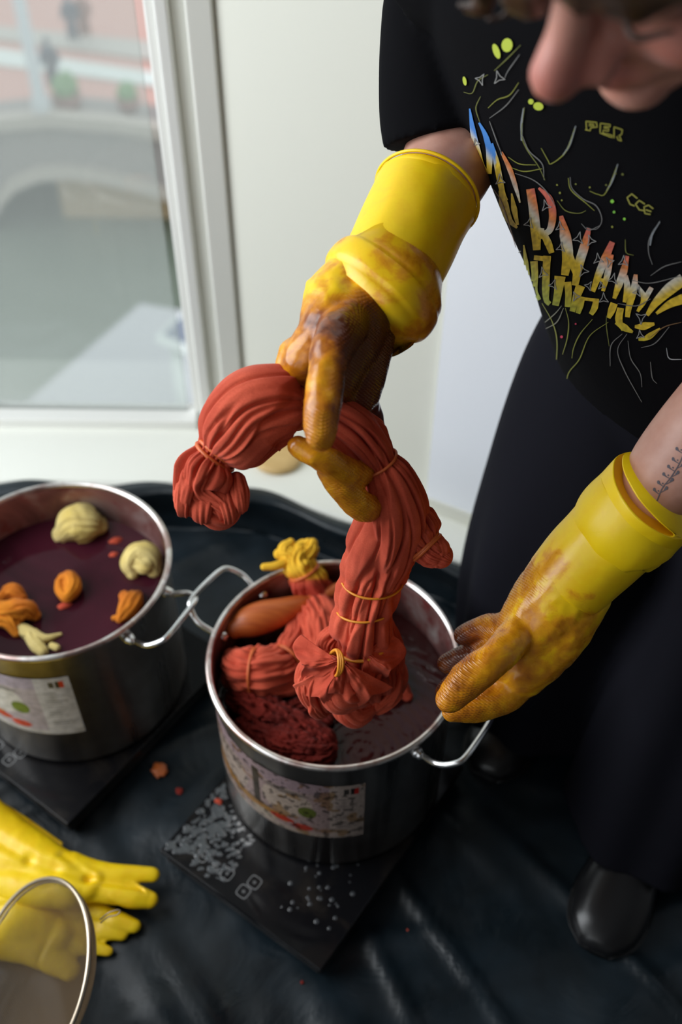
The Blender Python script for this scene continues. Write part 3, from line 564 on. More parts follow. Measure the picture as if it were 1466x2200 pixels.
# hands: chains in (px, py, depth, radius px); the bare hand is the same, thinner
HAND_R = dict(palm=[[(790, 585, .875, 76), (742, 640, .86, 84), (702, 712, .84, 68), (660, 765, .835, 50), (640, 790, .84, 40)], [(800, 630, .875, 72), (785, 720, .87, 66), (775, 800, .87, 60), (770, 845, .875, 48)], [(700, 618, .86, 38), (672, 612, .855, 14)], [(780, 640, .86, 84), (735, 720, .85, 88), (712, 790, .85, 76), (722, 830, .865, 56)]],
    fingers=[[(755, 680, .835, 46), (722, 735, .80, 50), (702, 800, .785, 42), (694, 870, .775, 41), (689, 936, .77, 35)],
             [(640, 765, .845, 44), (616, 810, .855, 33), (612, 855, .89, 30), (640, 900, .91, 28)],
             [(765, 830, .885, 38), (785, 890, .92, 30), (790, 965, .918, 30), (768, 1018, .875, 33), (700, 988, .835, 32), (642, 957, .832, 25)],
             [(775, 840, .89, 36), (800, 920, .94, 28), (815, 1040, .935, 28), (786, 1090, .885, 33), (742, 1050, .862, 34), (705, 1010, .85, 25)]])
HAND_L = dict(palm=[[(1225, 1248, .955, 92), (1165, 1322, .965, 84), (1128, 1388, .975, 74), (1095, 1425, .98, 58)], [(1235, 1275, .96, 80), (1180, 1370, .97, 74), (1125, 1440, .975, 60)]],
    fingers=[[(1125, 1345, .955, 42), (1068, 1410, .93, 38), (1010, 1458, .925, 41), (968, 1503, .92, 31)],
             [(1130, 1430, .98, 54), (1080, 1487, .98, 46), (1025, 1515, .975, 37), (972, 1528, .97, 25)],
             [(1095, 1345, .99, 34), (1040, 1348, 1.01, 27), (997, 1365, 1.02, 23)],
             [(1085, 1385, 1.0, 34), (1015, 1405, 1.03, 27), (962, 1425, 1.04, 22)],
             [(1070, 1430, 1.0, 32), (995, 1462, 1.02, 27), (952, 1487, 1.03, 19)]])
def hparts(H, k=1., off=0.):
    P = []
    for grp in ('palm', 'fingers'):
        for c in H[grp]:
            R = [A4(*q) for q in c]; R = [np.append(q[:3], q[3] * k - off) for q in R]; P.append(sweep(R, 40, 24))
    return P
FOREARM_R = [(1015, 215, .985, 108), (965, 350, .975, 102), (900, 470, .94, 84), (840, 570, .90, 66), (790, 640, .87, 54)]
FOREARM_L = [(1640, 795, .872, 112), (1530, 915, .882, 108), (1450, 1008, .895, 99), (1390, 1075, .91, 80), (1290, 1180, .935, 70), (1210, 1270, .955, 62)]
# head frame
Hf, Hu = cv((-.64, -.70, -.25)), nrm(cv((-.44, .10, .89))); Hf = nrm(Hf - Hu * (Hf @ Hu)); Hr = np.cross(Hf, Hu)
TIP = at(1175, 205, .52); HC = TIP - .122 * Hf + .036 * Hu
def hp(f, u, r): return HC + Hf * f + Hu * u + Hr * r
def he(f, u, r, a, b, c): return ell(hp(f, u, r), Hf * a, Hr * c, Hu * b)
def hs(*rows): return sweep([row(hp(*q[:3]), q[3]) for q in rows], 24, 16)
head = [he(-.015, .035, 0, .098, .088, .076), he(.018, -.035, 0, .070, .075, .062), he(.040, -.080, 0, .042, .032, .038),
        hs((.083, .012, 0, .011), (.098, -.012, 0, .0115), (.113, -.028, 0, .0135), (.113, -.033, 0, .0125)), hs((.090, -.030, .011, .010), (.098, -.035, .014, .009)), hs((.090, -.030, -.011, .010), (.098, -.035, -.014, .009)),
        hs((.070, .028, -.048, .011), (.083, .031, -.024, .012), (.086, .026, 0, .011), (.083, .031, .024, .012), (.070, .028, .048, .011)),
        he(.050, -.030, .034, .030, .028, .028), he(.050, -.030, -.034, .030, .028, .028),
        hs((.078, -.060, -.024, .005), (.090, -.058, 0, .008), (.078, -.060, .024, .005)), hs((.078, -.068, -.020, .005), (.089, -.069, 0, .0085), (.078, -.068, .020, .005)), he(.074, -.092, 0, .020, .016, .024),
        he(.066, .006, .032, .016, .013, .017), he(.066, .006, -.032, .016, .013, .017),
        he(-.005, -.005, .078, .018, .030, .006), he(-.005, -.005, -.078, .018, .030, .006)]
NB = np.array((.215, .80, 1.10))
body = head + [sweep([row(NB + (.01, .02, -.08), .06), row(NB, .056), row((HC * .6 + NB * .4) - Hu * .03, .052), row(hp(-.03, -.03, 0), .055)], 20, 24)]
TC = [((.215, .86, 1.09), .165, .085), ((.255, .875, .99), .17, .10), ((.30, .885, .86), .15, .095), ((.37, .91, .70), .165, .10), ((.40, .92, .62), .15, .10)]
body.append(loft([(np.array(c), Wd * a, Fh * b) for c, a, b in TC], 30, 30))
SH_R, SH_L = np.array((.085, .985, 1.055)), np.array((.335, .70, 1.10))
body.append(sweep([row(SH_R + Wd * .05, .055), row(SH_R, .052)] + [A4(*q) for q in FOREARM_R], 50, 28)); body.append(sweep([row(SH_L - Wd * .05, .055), row(SH_L, .052), row((.375, .72, 1.01), .047), A4(1800, 650, .87, 112)] + [A4(*q) for q in FOREARM_L], 60, 28))
body += hparts(HAND_R, .86, .001) + hparts(HAND_L, .86, .001)
LEG_R = [((.33, .98, .68), .085), ((.31, .93, .42), .06), ((.31, .91, .12), .04), ((.305, .91, .05), .035)]
LEG_L = [((.46, .80, .66), .085), ((.48, .75, .42), .06), ((.435, .665, .12), .04), ((.425, .655, .05), .035)]
for L in (LEG_R, LEG_L): body.append(sweep([row(np.array(p), r) for p, r in L], 30, 24))
def foot(a, d, k=1.):
    d = nrm((d[0], d[1], 0)); a = np.array(a, float); s = np.array((-d[1], d[0], 0)); up = np.array((0, 0, 1.))
    return loft([(a - d * .055 + up * .035, s * .022 * k, up * .028 * k), (a - d * .03 + up * .038, s * .033 * k, up * .034 * k), (a + d * .05 + up * .036, s * .038 * k, up * .034 * k), (a + d * .12 + up * .029, s * .045 * k, up * .027 * k), (a + d * .165 + up * .024, s * .038 * k, up * .021 * k), (a + d * .19 + up * .02, s * .018 * k, up * .012 * k)], 30, 28, p=2.3)
FR, FL = ((.305, .915, 0), (-.35, -.65)), ((.425, .665, 0), (-.55, -1.))
body += [foot(*FR, k=.85), foot(*FL, k=.85)]
V, Fc, Nn = remesh(body, .0036, 5)
q = V - HC; f_, u_, r_ = q @ Hf, q @ Hu, q @ Hr
red = np.exp(-(((f_ - .112) / .022) ** 2 + ((u_ + .03) / .02) ** 2 + (r_ / .02) ** 2)) * .9 + np.exp(-(((f_ - .07) / .03) ** 2 + ((u_ + .03) / .022) ** 2 + ((abs(r_) - .04) / .022) ** 2)) * .55 + np.exp(-(((f_ - .09) / .012) ** 2 + ((u_ + .063) / .013) ** 2 + (r_ / .026) ** 2)) * 1.
red = np.where(np.linalg.norm(q, axis=1) < .16, np.clip(red + .25, 0, 1), .0)
BODY = mk('body', V, Fc, MAT['skin'], PER, attrs={'mask': np.stack([red, 0 * red, 0 * red], -1)})
bvh_body = BVHTree.FromPolygons([tuple(v) for v in V], Fc)
# brows, lids, mouth line
for s_ in (-1, 1):
    mk('eyebrow', *join([hs((.082, .036, s_ * .016, .0022), (.087, .042, s_ * .032, .0034), (.075, .040, s_ * .052, .0016))]), MAT['hair'], PER)
    mk('eyelashes', *join([hs((.078, -.003, s_ * .018, .0012), (.084, -.007, s_ * .032, .0018), (.074, -.004, s_ * .046, .0012))]), MAT['hair'], PER)
mk('mouth', *hs((.083, -.0635, -.020, .0018), (.0965, -.063, 0, .0022), (.083, -.0635, .020, .0018)), M_('lip_line', (.12, .02, .02), .5).m, PER)
# hair: crown cap and locks falling over brow and temples
hr_ = [he(-.028, .052, 0, .100, .086, .086)]; rr = np.random.RandomState(3)
for k in range(46):
    a = rr.uniform(-2.2, 2.2); f0, r0 = math.cos(a), math.sin(a); L = rr.uniform(.6, 1.)
    p = [(-.02 + .05 * f0, .135, .05 * r0, .010), (-.02 + .095 * f0, .105, .075 * r0, .012), (-.015 + .112 * f0, .070 , .088 * r0, .011), (-.015 + .112 * f0 * (1 if f0 < .4 else 1.0), .052 - .026 * L - (.05 if f0 < .3 else 0), .092 * r0, .006)]
    hr_.append(hs(*p))
hr_ += [sweep([row(hp(.055, .105, .03), .018), row(hp(.098, .080, .035), .015), A4(1110, 14, .505, 22), A4(1040, 38, .51, 7)], 30, 16), sweep([row(hp(.045, .11, .05), .018), row(hp(.085, .085, .06), .016), A4(1050, -4, .53, 26), A4(985, 12, .535, 9)], 30, 16), sweep([row(hp(.06, .10, .01), .016), row(hp(.10, .078, .015), .014), A4(1170, 8, .50, 24), A4(1120, 36, .50, 8)], 30, 16), chain([(1400, -70, .47, 40), (1340, -10, .465, 26), (1260, 22, .465, 8)]), chain([(1500, -60, .46, 40), (1440, -10, .455, 24), (1370, 14, .455, 8)])]
V, Fc, Nn = remesh(hr_, .004, 2); V = V + Nn * (fbm(V * np.array([70, 70, 14]), 2) * .003)[:, None]
mk('hair', V, Fc, MAT['hair'], PER)

# t-shirt
def cone(rows, n=40, m=48, rf=None):
    Q, s = spline(rows, n); V, Fc = sweep(rows, n, m, cap=False, rf=rf); Fc = list(Fc) + [list(range(m))[::-1], [(n - 1) * m + j for j in range(m)]]; return V, Fc
tr_ = [((.19, .85, 1.17), .06, .06, 0), ((.20, .853, 1.135), .15, .085, .0), ((.215, .865, 1.06), .19, .115, 0), ((.255, .875, .97), .187, .128, 0), ((.308, .875, .87), .185, .135, 0), ((.362, .862, .775), .187, .143, 0), ((.402, .85, .70), .192, .15, 0), ((.414, .846, .675), .192, .152, 0)]
def trf(s, ph): 
    P = np.stack([np.cos(ph) * 1.2, np.sin(ph) * 1.2, s * 4], -1); return 1 + .035 * noise(P + 3) + .018 * noise(P * 2.2 + 5) * sst(.1, .4, s) + .02 * sst(.25, .5, s) * np.sin(ph * 5 + s * 3)
torso = loft([(np.array(c), Wd * a, Fh * b) for c, a, b, _ in tr_], 60, 90, p=2.3, rf=trf)
slr = [np.append(SH_R + Wd * .09 + (0, 0, .0), .075), np.append(SH_R + (0,0,.004), .074), A4(935, -50, .925, 112), A4(928, 30, .938, 108), A4(925, 140, .955, 108), A4(930, 240, .97, 112), A4(938, 300, .975, 112)]
sll = [np.append(SH_L - Wd * .09, .075), np.append(SH_L, .07), np.append(np.array((.36, .71, 1.04)), .068), np.append(np.array((.385, .725, .99)), .07)]
srf = lambda s, ph, R: 1 + .035 * np.sin(ph * 3 + s * 25) * sst(.05, .2, s) + .03 * noise(np.stack([np.cos(ph), np.sin(ph), s * 10], -1) + 4)
V, Fc, Nn = remesh([torso, cone(slr, rf=srf), cone(sll, rf=srf)], .0042, 3)
TEE = mk('tshirt', V, Fc, MAT['tee'], PER); bvh_tee = BVHTree.FromPolygons([tuple(v) for v in V], Fc)
def hemring(rows, r, name, n=120):
    pass
# trousers
def leg(rows, seed):
    def rf(s, ph, R): P = np.stack([np.cos(ph) * 1.1, np.sin(ph) * 1.1, s * 3], -1) + seed; return 1 + .07 * noise(P) + .05 * sst(.1, .5, s) * np.sin(ph * 6 + 3 * noise(P * .5)) 
    return cone([row(np.array(p), r) for p, r in rows], 60, 80, rf=rf)
tl = [leg([((.37, .955, .72), .12), ((.365, .955, .60), .145), ((.338, .935, .45), .145), ((.312, .905, .24), .138), ((.312, .89, .035), .132)], 2), leg([((.43, .86, .72), .12), ((.48, .80, .60), .12), ((.50, .765, .42), .112), ((.455, .705, .22), .115), ((.435, .675, .040), .118)], 6), loft([(np.array((.385, .90, .80)), Wd * .16, Fh * .12), (np.array((.39, .905, .70)), Wd * .19, Fh * .13), (np.array((.40, .895, .60)), Wd * .19, Fh * .12)], 20, 50)]
V, Fc, Nn = remesh(tl, .006, 4); mk('trousers', V, Fc, MAT['trouser'], PER)
for a, d in (FR, FL):
    V, Fc = foot(a, d, 1.12); V[:, 2] = np.maximum(V[:, 2], .004); sh = mk('shoe', V, Fc, MAT['leather'], PER)
    d2 = nrm((*d, 0)); s2 = np.array((-d2[1], d2[0], 0)); a = np.array(a)
    mk('shoe_strap', *sweep([row(a + d2 * .045 + s2 * math.cos(t) * .047 + np.array((0, 0, .03 + .049 * math.sin(t))), .004) for t in np.linspace(0, math.pi, 9)], 40, 10, flat=2.4), MAT['leather'], sh)
    V, Fc = foot(a, d, 1.2); V[:, 2] = .003 + np.clip(V[:, 2], 0, .02) * .75; mk('sole', V, Fc, MAT['black_plastic'], sh)

# gloves
def maskR(V, Nn):
    d = V - CAM; z = d @ _F; x = 733 + FPX * (d @ RT) / z; y = 1100 - FPX * (d @ UP) / z
    n = fbm(V * 42 + 7, 3)
    st = .30 + .55 * sst(600, 700, y) ; right = sst(690, 800, x + (y - 700) * .1); st = st + .45 * right * sst(560, 640, y) - .28 * (1 - sst(600, 690, x)) + .22 * n  # right side dark: dye stain, with the palm's shade painted in
    thumb = np.exp(-((x - 697) / 42) ** 2) * sst(700, 800, y) * (z < .80); st = st * (1 - thumb) + thumb * (.52 + .16 * n)
    low = sst(930, 980, y); st = st * (1 - low) + low * .56
    grip = sst(870, 900, y) * (z < .80) + right * sst(600, 650, y) * .8 * (z < .9)
    return np.stack([np.clip(st, 0, 1.1), np.clip(grip, 0, 1), 0 * st], -1)
def maskL(V, Nn):
    d = V - CAM; z = d @ _F; x = 733 + FPX * (d @ RT) / z; y = 1100 - FPX * (d @ UP) / z
    n = fbm(V * 38 + 2, 4); s = (x - 1350) * -.64 + (y - 1080) * .77   # along the arm towards the fingers
    st = .10 + .34 * sst(100, 330, s) + .14 * sst(330, 520, s) + .20 * n * sst(60, 200, s); edge = sst(.985, 1.02, z) * sst(200, 360, s); st = st + .32 * edge
    side = np.exp(-((((x - 1350) * .77 + (y - 1080) * .64) + 75) / 40) ** 2) * sst(150, 300, s); st += .16 * side
    return np.stack([np.clip(st, 0, 1.), np.clip(side * .9 + edge + sst(470, 540, s) * .6, 0, 1), 0 * st], -1)
def wrinkle(V, Nn, sc, amp): return V + Nn * ((fbm(V * sc, 3)) * amp)[:, None]
P = hparts(HAND_R); V, Fc, Nn = remesh(P, .0022, 5); V = wrinkle(V, Nn, 38, .0016)
GR = mk('rubber_glove', V, Fc, MAT['glove'], PER, attrs={'mask': maskR(V, Nn)})
def cuff(rows, n=70, m=110, seed=0, amp=.03, stain=None, name='glove_cuff', parent=None, mat=None, squash=None):
    def rf(s, ph, R): 
        P = np.stack([np.cos(ph) * 1.1, np.sin(ph) * 1.1, s * 12], -1) + seed; return 1 + amp * noise(P) + amp * .6 * noise(P * 2.1)
    V, Fc = sweep([A4(*q) for q in rows], n, m, cap=False, rf=rf, flat=squash)
    mk_ = np.zeros((len(V), 3)); 
    if stain is not None: mk_[:, 0] = stain(V)
    o = mk(name, V, Fc, MAT['glove'], parent, attrs={'mask': mk_}); md = o.modifiers.new('t', 'SOLIDIFY'); md.thickness = .0014; md.offset = 0; return o
cuff([(824, 612, .876, 100), (835, 590, .88, 107), (862, 535, .893, 110), (892, 470, .91, 110), (914, 428, .925, 113), (917, 422, .926, 115)], seed=4, parent=GR, stain=lambda V: .06 + .1 * fbm(V * 30))
V, Fc = ring_tube(at(917, 421, .926), nrm(np.cross(at(917, 421, .926) - at(862, 535, .893), (.1, .2, 1))) * .0495, nrm(np.cross(at(917, 421, .926) - at(862, 535, .893), np.cross(at(917, 421, .926) - at(862, 535, .893), (.1, .2, 1)))) * .0495, .0016, 90, 8); mk('cuff_bead', V, Fc, MAT['glove'], GR, attrs={'mask': np.zeros((len(V), 3)) + .05})
cuff([(841, 602, .876, 108), (842, 602, .8755, 124), (836, 609, .875, 133), (822, 625, .874, 137), (808, 641, .873, 136), (801, 649, .8725, 128), (803, 647, .873, 119), (818, 630, .874, 110)], seed=9, amp=.05, parent=GR, name='rolled_cuff', stain=lambda V: .20 + .22 * fbm(V * 32) + .25 * sst(-.02, .06, (V - at(790, 650, .86)) @ RT))
P = hparts(HAND_L) + [chain([(1210, 1262, .955, 90), (1260, 1208, .945, 93), (1300, 1166, .935, 95)])]; V, Fc, Nn = remesh(P, .0022, 5); V = wrinkle(V, Nn, 38, .0015)
GL = mk('rubber_glove', V, Fc, MAT['glove'], PER, attrs={'mask': maskL(V, Nn)})
cl = lambda V: maskL(V, V)[:, 0]
cuff([(1215, 1258, .955, 90), (1260, 1208, .945, 96), (1300, 1168, .935, 99), (1350, 1118, .922, 104), (1378, 1090, .915, 107)], seed=14, parent=GL, stain=cl, amp=.02)
cuff([(1352, 1122, .920, 108), (1346, 1126, .922, 112), (1352, 1118, .918, 114), (1380, 1092, .912, 113), (1412, 1064, .899, 116), (1414, 1062, .898, 113)], seed=17, parent=GL, stain=lambda V: .03 + 0 * V[:, 0], amp=.035, name='folded_cuff')
# ------------------------------------------------------------------ print on the shirt: ribbons of ink laid on the cloth
def decal(bvh, px, py, off):
    d = Vector(at(px, py, 1) - CAM).normalized(); h = bvh.ray_cast(Vector(CAM), d)
    if h[0] is None: return None
    n = h[1]; n = n if n.dot(d) < 0 else -n
    return np.array(h[0] + n * off)
def densify(pts, step):
    out = [np.array(pts[0], float)]
    for a, b in zip(pts[:-1], pts[1:]):
        a, b = np.array(a, float), np.array(b, float); n = max(1, int(np.hypot(*(b - a)[:2]) / step))
        for k in range(1, n + 1): out.append(a + (b - a) * k / n)
    return np.array(out)
def curve(pts, n=0):
    P = np.array([list(p) + [0] * (3 - len(p)) for p in pts], float); L = np.linalg.norm(np.diff(P[:, :2], axis=0), axis=1).sum(); return spline(P, max(4, int(L / 5)))[0]
class Ink:
    def __init__(s, bvh, off): s.V, s.F, s.Cc, s.bvh, s.off = [], [], [], bvh, off
    def rib(s, pts, w, col, across=1, smooth=True, taper=False, step=5):
        P = curve(pts) if smooth and len(pts) > 2 else densify(pts, step); P = P[:, :2]; n = len(P)
        T = np.gradient(P, axis=0); T /= np.maximum(np.linalg.norm(T, axis=1), 1e-6)[:, None]; Nn = np.stack([-T[:, 1], T[:, 0]], 1)
        wd = np.interp(np.linspace(0, 1, n), np.linspace(0, 1, len(w)), w) if isinstance(w, (list, tuple)) else np.full(n, w, float)
        if taper: wd = wd * np.clip(np.minimum(np.arange(n), np.arange(n)[::-1]) / 3 + .2, 0, 1)
        base = len(s.V); ok = []
        for i in range(n):
            for k in range(across + 1):
                q = P[i] + Nn[i] * wd[i] * (k / across - .5); h = decal(s.bvh, q[0], q[1], s.off); ok.append(h is not None); s.V.append(h if h is not None else np.zeros(3)); s.Cc.append(col(q[0], q[1]) if callable(col) else col)
        m = across + 1
        for i in range(n - 1):
            for k in range(across):
                f = [i * m + k, (i + 1) * m + k, (i + 1) * m + k + 1, i * m + k + 1]
                if all(ok[j] for j in f):
                    p = [s.V[base + j] for j in f]
                    if max(np.linalg.norm(p[0] - p[2]), np.linalg.norm(p[1] - p[3])) < .035: s.F.append([base + j for j in f])
    def poly(s, pts, col):
        base = len(s.V); c = np.mean(np.array(pts, float), 0); hs_ = [decal(s.bvh, x, y, s.off) for x, y in [tuple(c)] + list(pts)]
        if any(h is None for h in hs_): return
        for h, q in zip(hs_, [tuple(c)] + list(pts)): s.V.append(h); s.Cc.append(col(*q) if callable(col) else col)
        n = len(pts)
        for i in range(n): s.F.append([base, base + 1 + i, base + 1 + (i + 1) % n])
    def dot(s, x, y, r, col, ry=None, a=0): s.poly([(x + r * math.cos(t) * math.cos(a) - (ry or r) * math.sin(t) * math.sin(a), y + r * math.cos(t) * math.sin(a) + (ry or r) * math.sin(t) * math.cos(a)) for t in np.linspace(0, 2 * math.pi, 12, endpoint=False)], col)
    def build(s, name, mat, parent):
        V = np.array(s.V); return mk(name, V, s.F, mat, parent, False, {'col': np.array(s.Cc)})
BL, WH, YE, GR_, OR, PK, BK = (.05, .22, .62), (.62, .62, .55), (.72, .50, .03), (.24, .30, .03), (.68, .22, .05), (.62, .14, .10), (.004, .004, .005)
def midline(x): return np.interp(x, [1000, 1060, 1110, 1160, 1240, 1320, 1400, 1470], [250, 390, 470, 540, 600, 655, 690, 650])
def lettercol(x, y):
    if x < 1068:
        h = y - (250 + (x - 1010) * 1.25); c = np.array([np.interp(h, [18, 34, 48], [BL[k], WH[k], YE[k]]) for k in range(3)]); return tuple(c * .9)
    h = y - midline(x); st = [(-150, BL if x < 1075 else PK), (-118, BL if x < 1080 else PK), (-92, OR if x > 1080 else WH), (-62, WH if 1080 < x else YE), (-40, YE), (20, YE), (60, (.45, .42, .03)), (110, GR_), (140, (.10, .14, .02))]
    c = np.array([np.interp(h, [q[0] for q in st], [q[1][k] for q in st]) for k in range(3)]); return tuple(c * (.75 + .5 * float(noise(np.array([x * .13, y * .13, 1.])))))
ink = Ink(bvh_tee, .0012)
big = [([(1012, 232), (1020, 285), (1034, 345), (1046, 370)], [3, 12, 15, 12]), ([(1032, 262), (1046, 290), (1054, 325), (1054, 372)], [4, 12, 14, 10]),
    ([(1060, 306), (1070, 350), (1082, 410), (1090, 430)], [4, 13, 13, 10]), ([(1080, 325), (1098, 362), (1112, 405), (1120, 434)], [5, 11, 10, 3]),
    ([(1078, 408), (1086, 440), (1096, 470), (1114, 488)], [8, 20, 16, 5]), ([(1102, 414), (1108, 450), (1115, 482)], [3, 13, 6]),
    ([(1142, 404), (1149, 450), (1154, 500), (1156, 536)], [18, 20, 22, 16]), ([(1160, 402), (1182, 424), (1190, 458), (1184, 492), (1168, 502)], [5, 14, 16, 15, 12]), ([(1170, 500), (1180, 520), (1188, 542)], [14, 16, 12]), ([(1156, 500), (1172, 500)], [26, 22]),
    ([(1150, 560), (1152, 590), (1150, 622), (1160, 644)], [16, 14, 16, 12]), ([(1178, 548), (1176, 590), (1176, 640), (1184, 652)], [16, 16, 16, 10]), ([(1150, 552), (1186, 556)], [10, 12]),
    ([(1208, 462), (1216, 500), (1222, 545), (1216, 590)], [8, 24, 24, 16]), ([(1222, 530), (1232, 565), (1240, 590)], [12, 16, 10]), ([(1268, 488), (1258, 528), (1246, 568), (1238, 612)], [8, 20, 20, 14]), ([(1206, 592), (1202, 625), (1196, 655)], [24, 18, 14]), ([(1222, 604), (1224, 630), (1222, 658)], [16, 14, 12]), ([(1250, 612), (1240, 640), (1232, 668)], [20, 16, 12]),
    ([(1318, 518), (1300, 560), (1288, 590), (1276, 625)], [12, 18, 16, 10]), ([(1316, 545), (1308, 585), (1298, 624)], [10, 14, 8]), ([(1280, 598), (1304, 602)], [8, 8]), ([(1254, 636), (1248, 660), (1244, 672)], [12, 14, 10]), ([(1284, 640), (1280, 660), (1272, 674)], [12, 14, 10]), ([(1252, 640), (1288, 644)], [7, 7]),
    ([(1350, 548), (1342, 582), (1330, 616), (1322, 640)], [8, 16, 16, 8]), ([(1346, 590), (1350, 616), (1344, 648)], [10, 14, 8]), ([(1322, 650), (1314, 672), (1310, 682)], [16, 16, 8]), ([(1368, 588), (1364, 620), (1354, 656), (1350, 680)], [8, 16, 14, 10]), ([(1336, 660), (1332, 686), (1342, 708)], [14, 16, 8]), ([(1372, 610), (1386, 640), (1372, 668)], [4, 14, 6]),
    ([(1470, 598), (1440, 620), (1410, 650), (1392, 676)], [26, 26, 18, 8]), ([(1470, 640), (1440, 652), (1412, 672)], [22, 16, 6]), ([(1402, 616), (1388, 640), (1378, 660)], [10, 12, 5]), ([(1326, 690), (1350, 706), (1362, 712)], [10, 16, 5]), ([(1366, 700), (1380, 700), (1408, 694)], [6, 18, 6]), ([(1374, 728), (1392, 724), (1420, 704)], [5, 14, 4]),
    ([(1110, 540), (1120, 570), (1132, 610)], [3, 12, 6]), ([(1128, 525), (1134, 570), (1138, 600)], [3, 10, 8])]
i = 0
for cnt in (2, 2, 2, 4, 3, 3, 3, 3, 3, 3, 2, 2, 2, 2, 2, 2, 2):
    ink = Ink(bvh_tee, .0012)
    for p, w in big[i:i + cnt]: ink.rib(p, w, lettercol, across=3)
    if cnt and ink.F: ink.build('printed_letter', MAT['vcol'], TEE)
    i += cnt
ink = Ink(bvh_tee, .0016)
for x, y, s_, a in ((1026, 305, 9, .2), (1036, 168, 12, 1.2), (1075, 165, 14, 2.3), (1078, 385, 12, .4), (1140, 478, 12, 2.9), (1176, 440, 12, .2), (1206, 485, 11, .5), (1208, 530, 11, 2.8), (1170, 585, 12, .3), (1192, 610, 11, .9), (1246, 510, 13, .8), (1272, 515, 12, 2.2), (1256, 580, 13, .1), (1288, 555, 12, .4), (1312, 560, 11, 1.9), (1320, 598, 12, .8), (1268, 612, 10, 1.2), (1295, 612, 9, .3), (1240, 635, 10, 2.1), (1300, 640, 12, .5), (1342, 560, 12, 2.7), (1372, 625, 11, .9), (1380, 680, 13, 1.6), (1378, 718, 10, .4), (1128, 610, 9, .2), (1114, 540, 9, 1.9)):
    P = []
    for k in range(3):
        t = a + k * 2.094; P.append((x + s_ * math.cos(t), y + s_ * 1.2 * math.sin(t))); t += 1.047; P.append((x + s_ * .32 * math.cos(t), y + s_ * .36 * math.sin(t)))
    ink.rib(densify([P[0], P[1], P[2], P[3], P[4], P[5], P[0]], 2).tolist(), 1.7, (.24, .24, .24), smooth=False)
    c0 = Ink
YG, YD, GY = (.19, .20, .03), (.12, .13, .025), (.13, .13, .13)
vines = [([(1122, 95), (1092, 125), (1065, 150)], YD), ([(1120, 115), (1095, 150), (1088, 165)], GY), ([(1118, 175), (1098, 202), (1072, 212), (1052, 230)], YG), ([(1118, 190), (1090, 225), (1055, 252)], GY), ([(1000, 196), (1018, 198), (1030, 172), (1052, 158)], YD), ([(1034, 260), (1026, 230), (1036, 205)], YD), ([(1055, 258), (1072, 305), (1082, 330)], GY), ([(1130, 228), (1124, 285), (1135, 318), (1160, 355), (1174, 385)], YD), ([(1126, 290), (1140, 322), (1168, 350), (1172, 384)], GY),
    ([(1095, 335), (1120, 350), (1155, 352)], YG), ([(1102, 358), (1130, 366), (1168, 360)], YG), ([(1166, 316), (1182, 345), (1186, 350), (1205, 338), (1222, 318), (1238, 272)], YG), ([(1110, 370), (1150, 385), (1178, 410), (1196, 440)], GY), ([(1228, 378), (1232, 402), (1256, 425), (1284, 440), (1296, 470), (1284, 490), (1262, 486)], GY), ([(1224, 380), (1230, 406), (1262, 434), (1280, 450)], YG), ([(1270, 408), (1288, 415), (1304, 412), (1330, 350)], YG), ([(1200, 428), (1218, 450), (1246, 456), (1262, 450)], YD), ([(1252, 478), (1268, 492), (1292, 482)], GY),
    ([(1420, 472), (1398, 510), (1396, 540), (1404, 566)], GY), ([(1346, 512), (1348, 540), (1364, 546)], YD), ([(1400, 590), (1430, 570), (1466, 560)], GY), ([(1360, 600), (1400, 606), (1466, 590)], GY), ([(1466, 770), (1440, 768), (1434, 745)], (.3, .32, .34)), ([(1400, 775), (1404, 810), (1414, 822)], GY),
    ([(1150, 640), (1162, 670), (1168, 700), (1164, 712)], YD), ([(1168, 650), (1190, 690), (1200, 730), (1198, 780), (1192, 800)], YG), ([(1218, 660), (1225, 690), (1222, 725), (1212, 760)], YG), ([(1276, 684), (1250, 715), (1236, 745), (1232, 768)], YG), ([(1310, 690), (1270, 720), (1248, 770), (1225, 800), (1218, 838)], YG), ([(1306, 676), (1306, 700), (1312, 742)], YD), ([(1340, 715), (1316, 740), (1314, 785)], GY), ([(1350, 715), (1330, 750), (1345, 795), (1375, 850), (1382, 862)], GY), ([(1352, 730), (1358, 768), (1378, 800), (1382, 830)], GY), ([(1170, 695), (1196, 672), (1210, 655)], (.2, .2, .16)), ([(1176, 705), (1200, 690), (1214, 660)], (.2, .2, .16)), ([(1400, 722), (1430, 700), (1466, 690)], (.16, .09, .04)), ([(1060, 400), (1080, 430), (1100, 490), (1112, 530)], (.2, .09, .05)), ([(1125, 620), (1134, 650), (1150, 680)], GY), ([(1330, 650), (1370, 655), (1400, 640)], GY), ([(1380, 745), (1410, 735), (1440, 700)], GY)]
for p, c in vines: ink.rib(p, [1.2, 2.4, 1.2], c)
for p in ([(1240, 268), (1226, 310), (1212, 332)], [(1330, 350), (1318, 385), (1306, 408)], [(1420, 474), (1404, 500), (1399, 525)], [(1128, 230), (1124, 262), (1124, 300)]): ink.rib(p, [2, 4.5, 3], (.18, .2, .22))
for x, y, r, ry, a in ((1070, 108, 7, 17, -.35), (1093, 95, 12, 15, .1), (1160, 226, 11, 9, .2), (1144, 216, 6, 6, 0), (1002, 172, 4, 10, -.2)): ink.dot(x, y, r, (.42, .50, .05), ry, a)
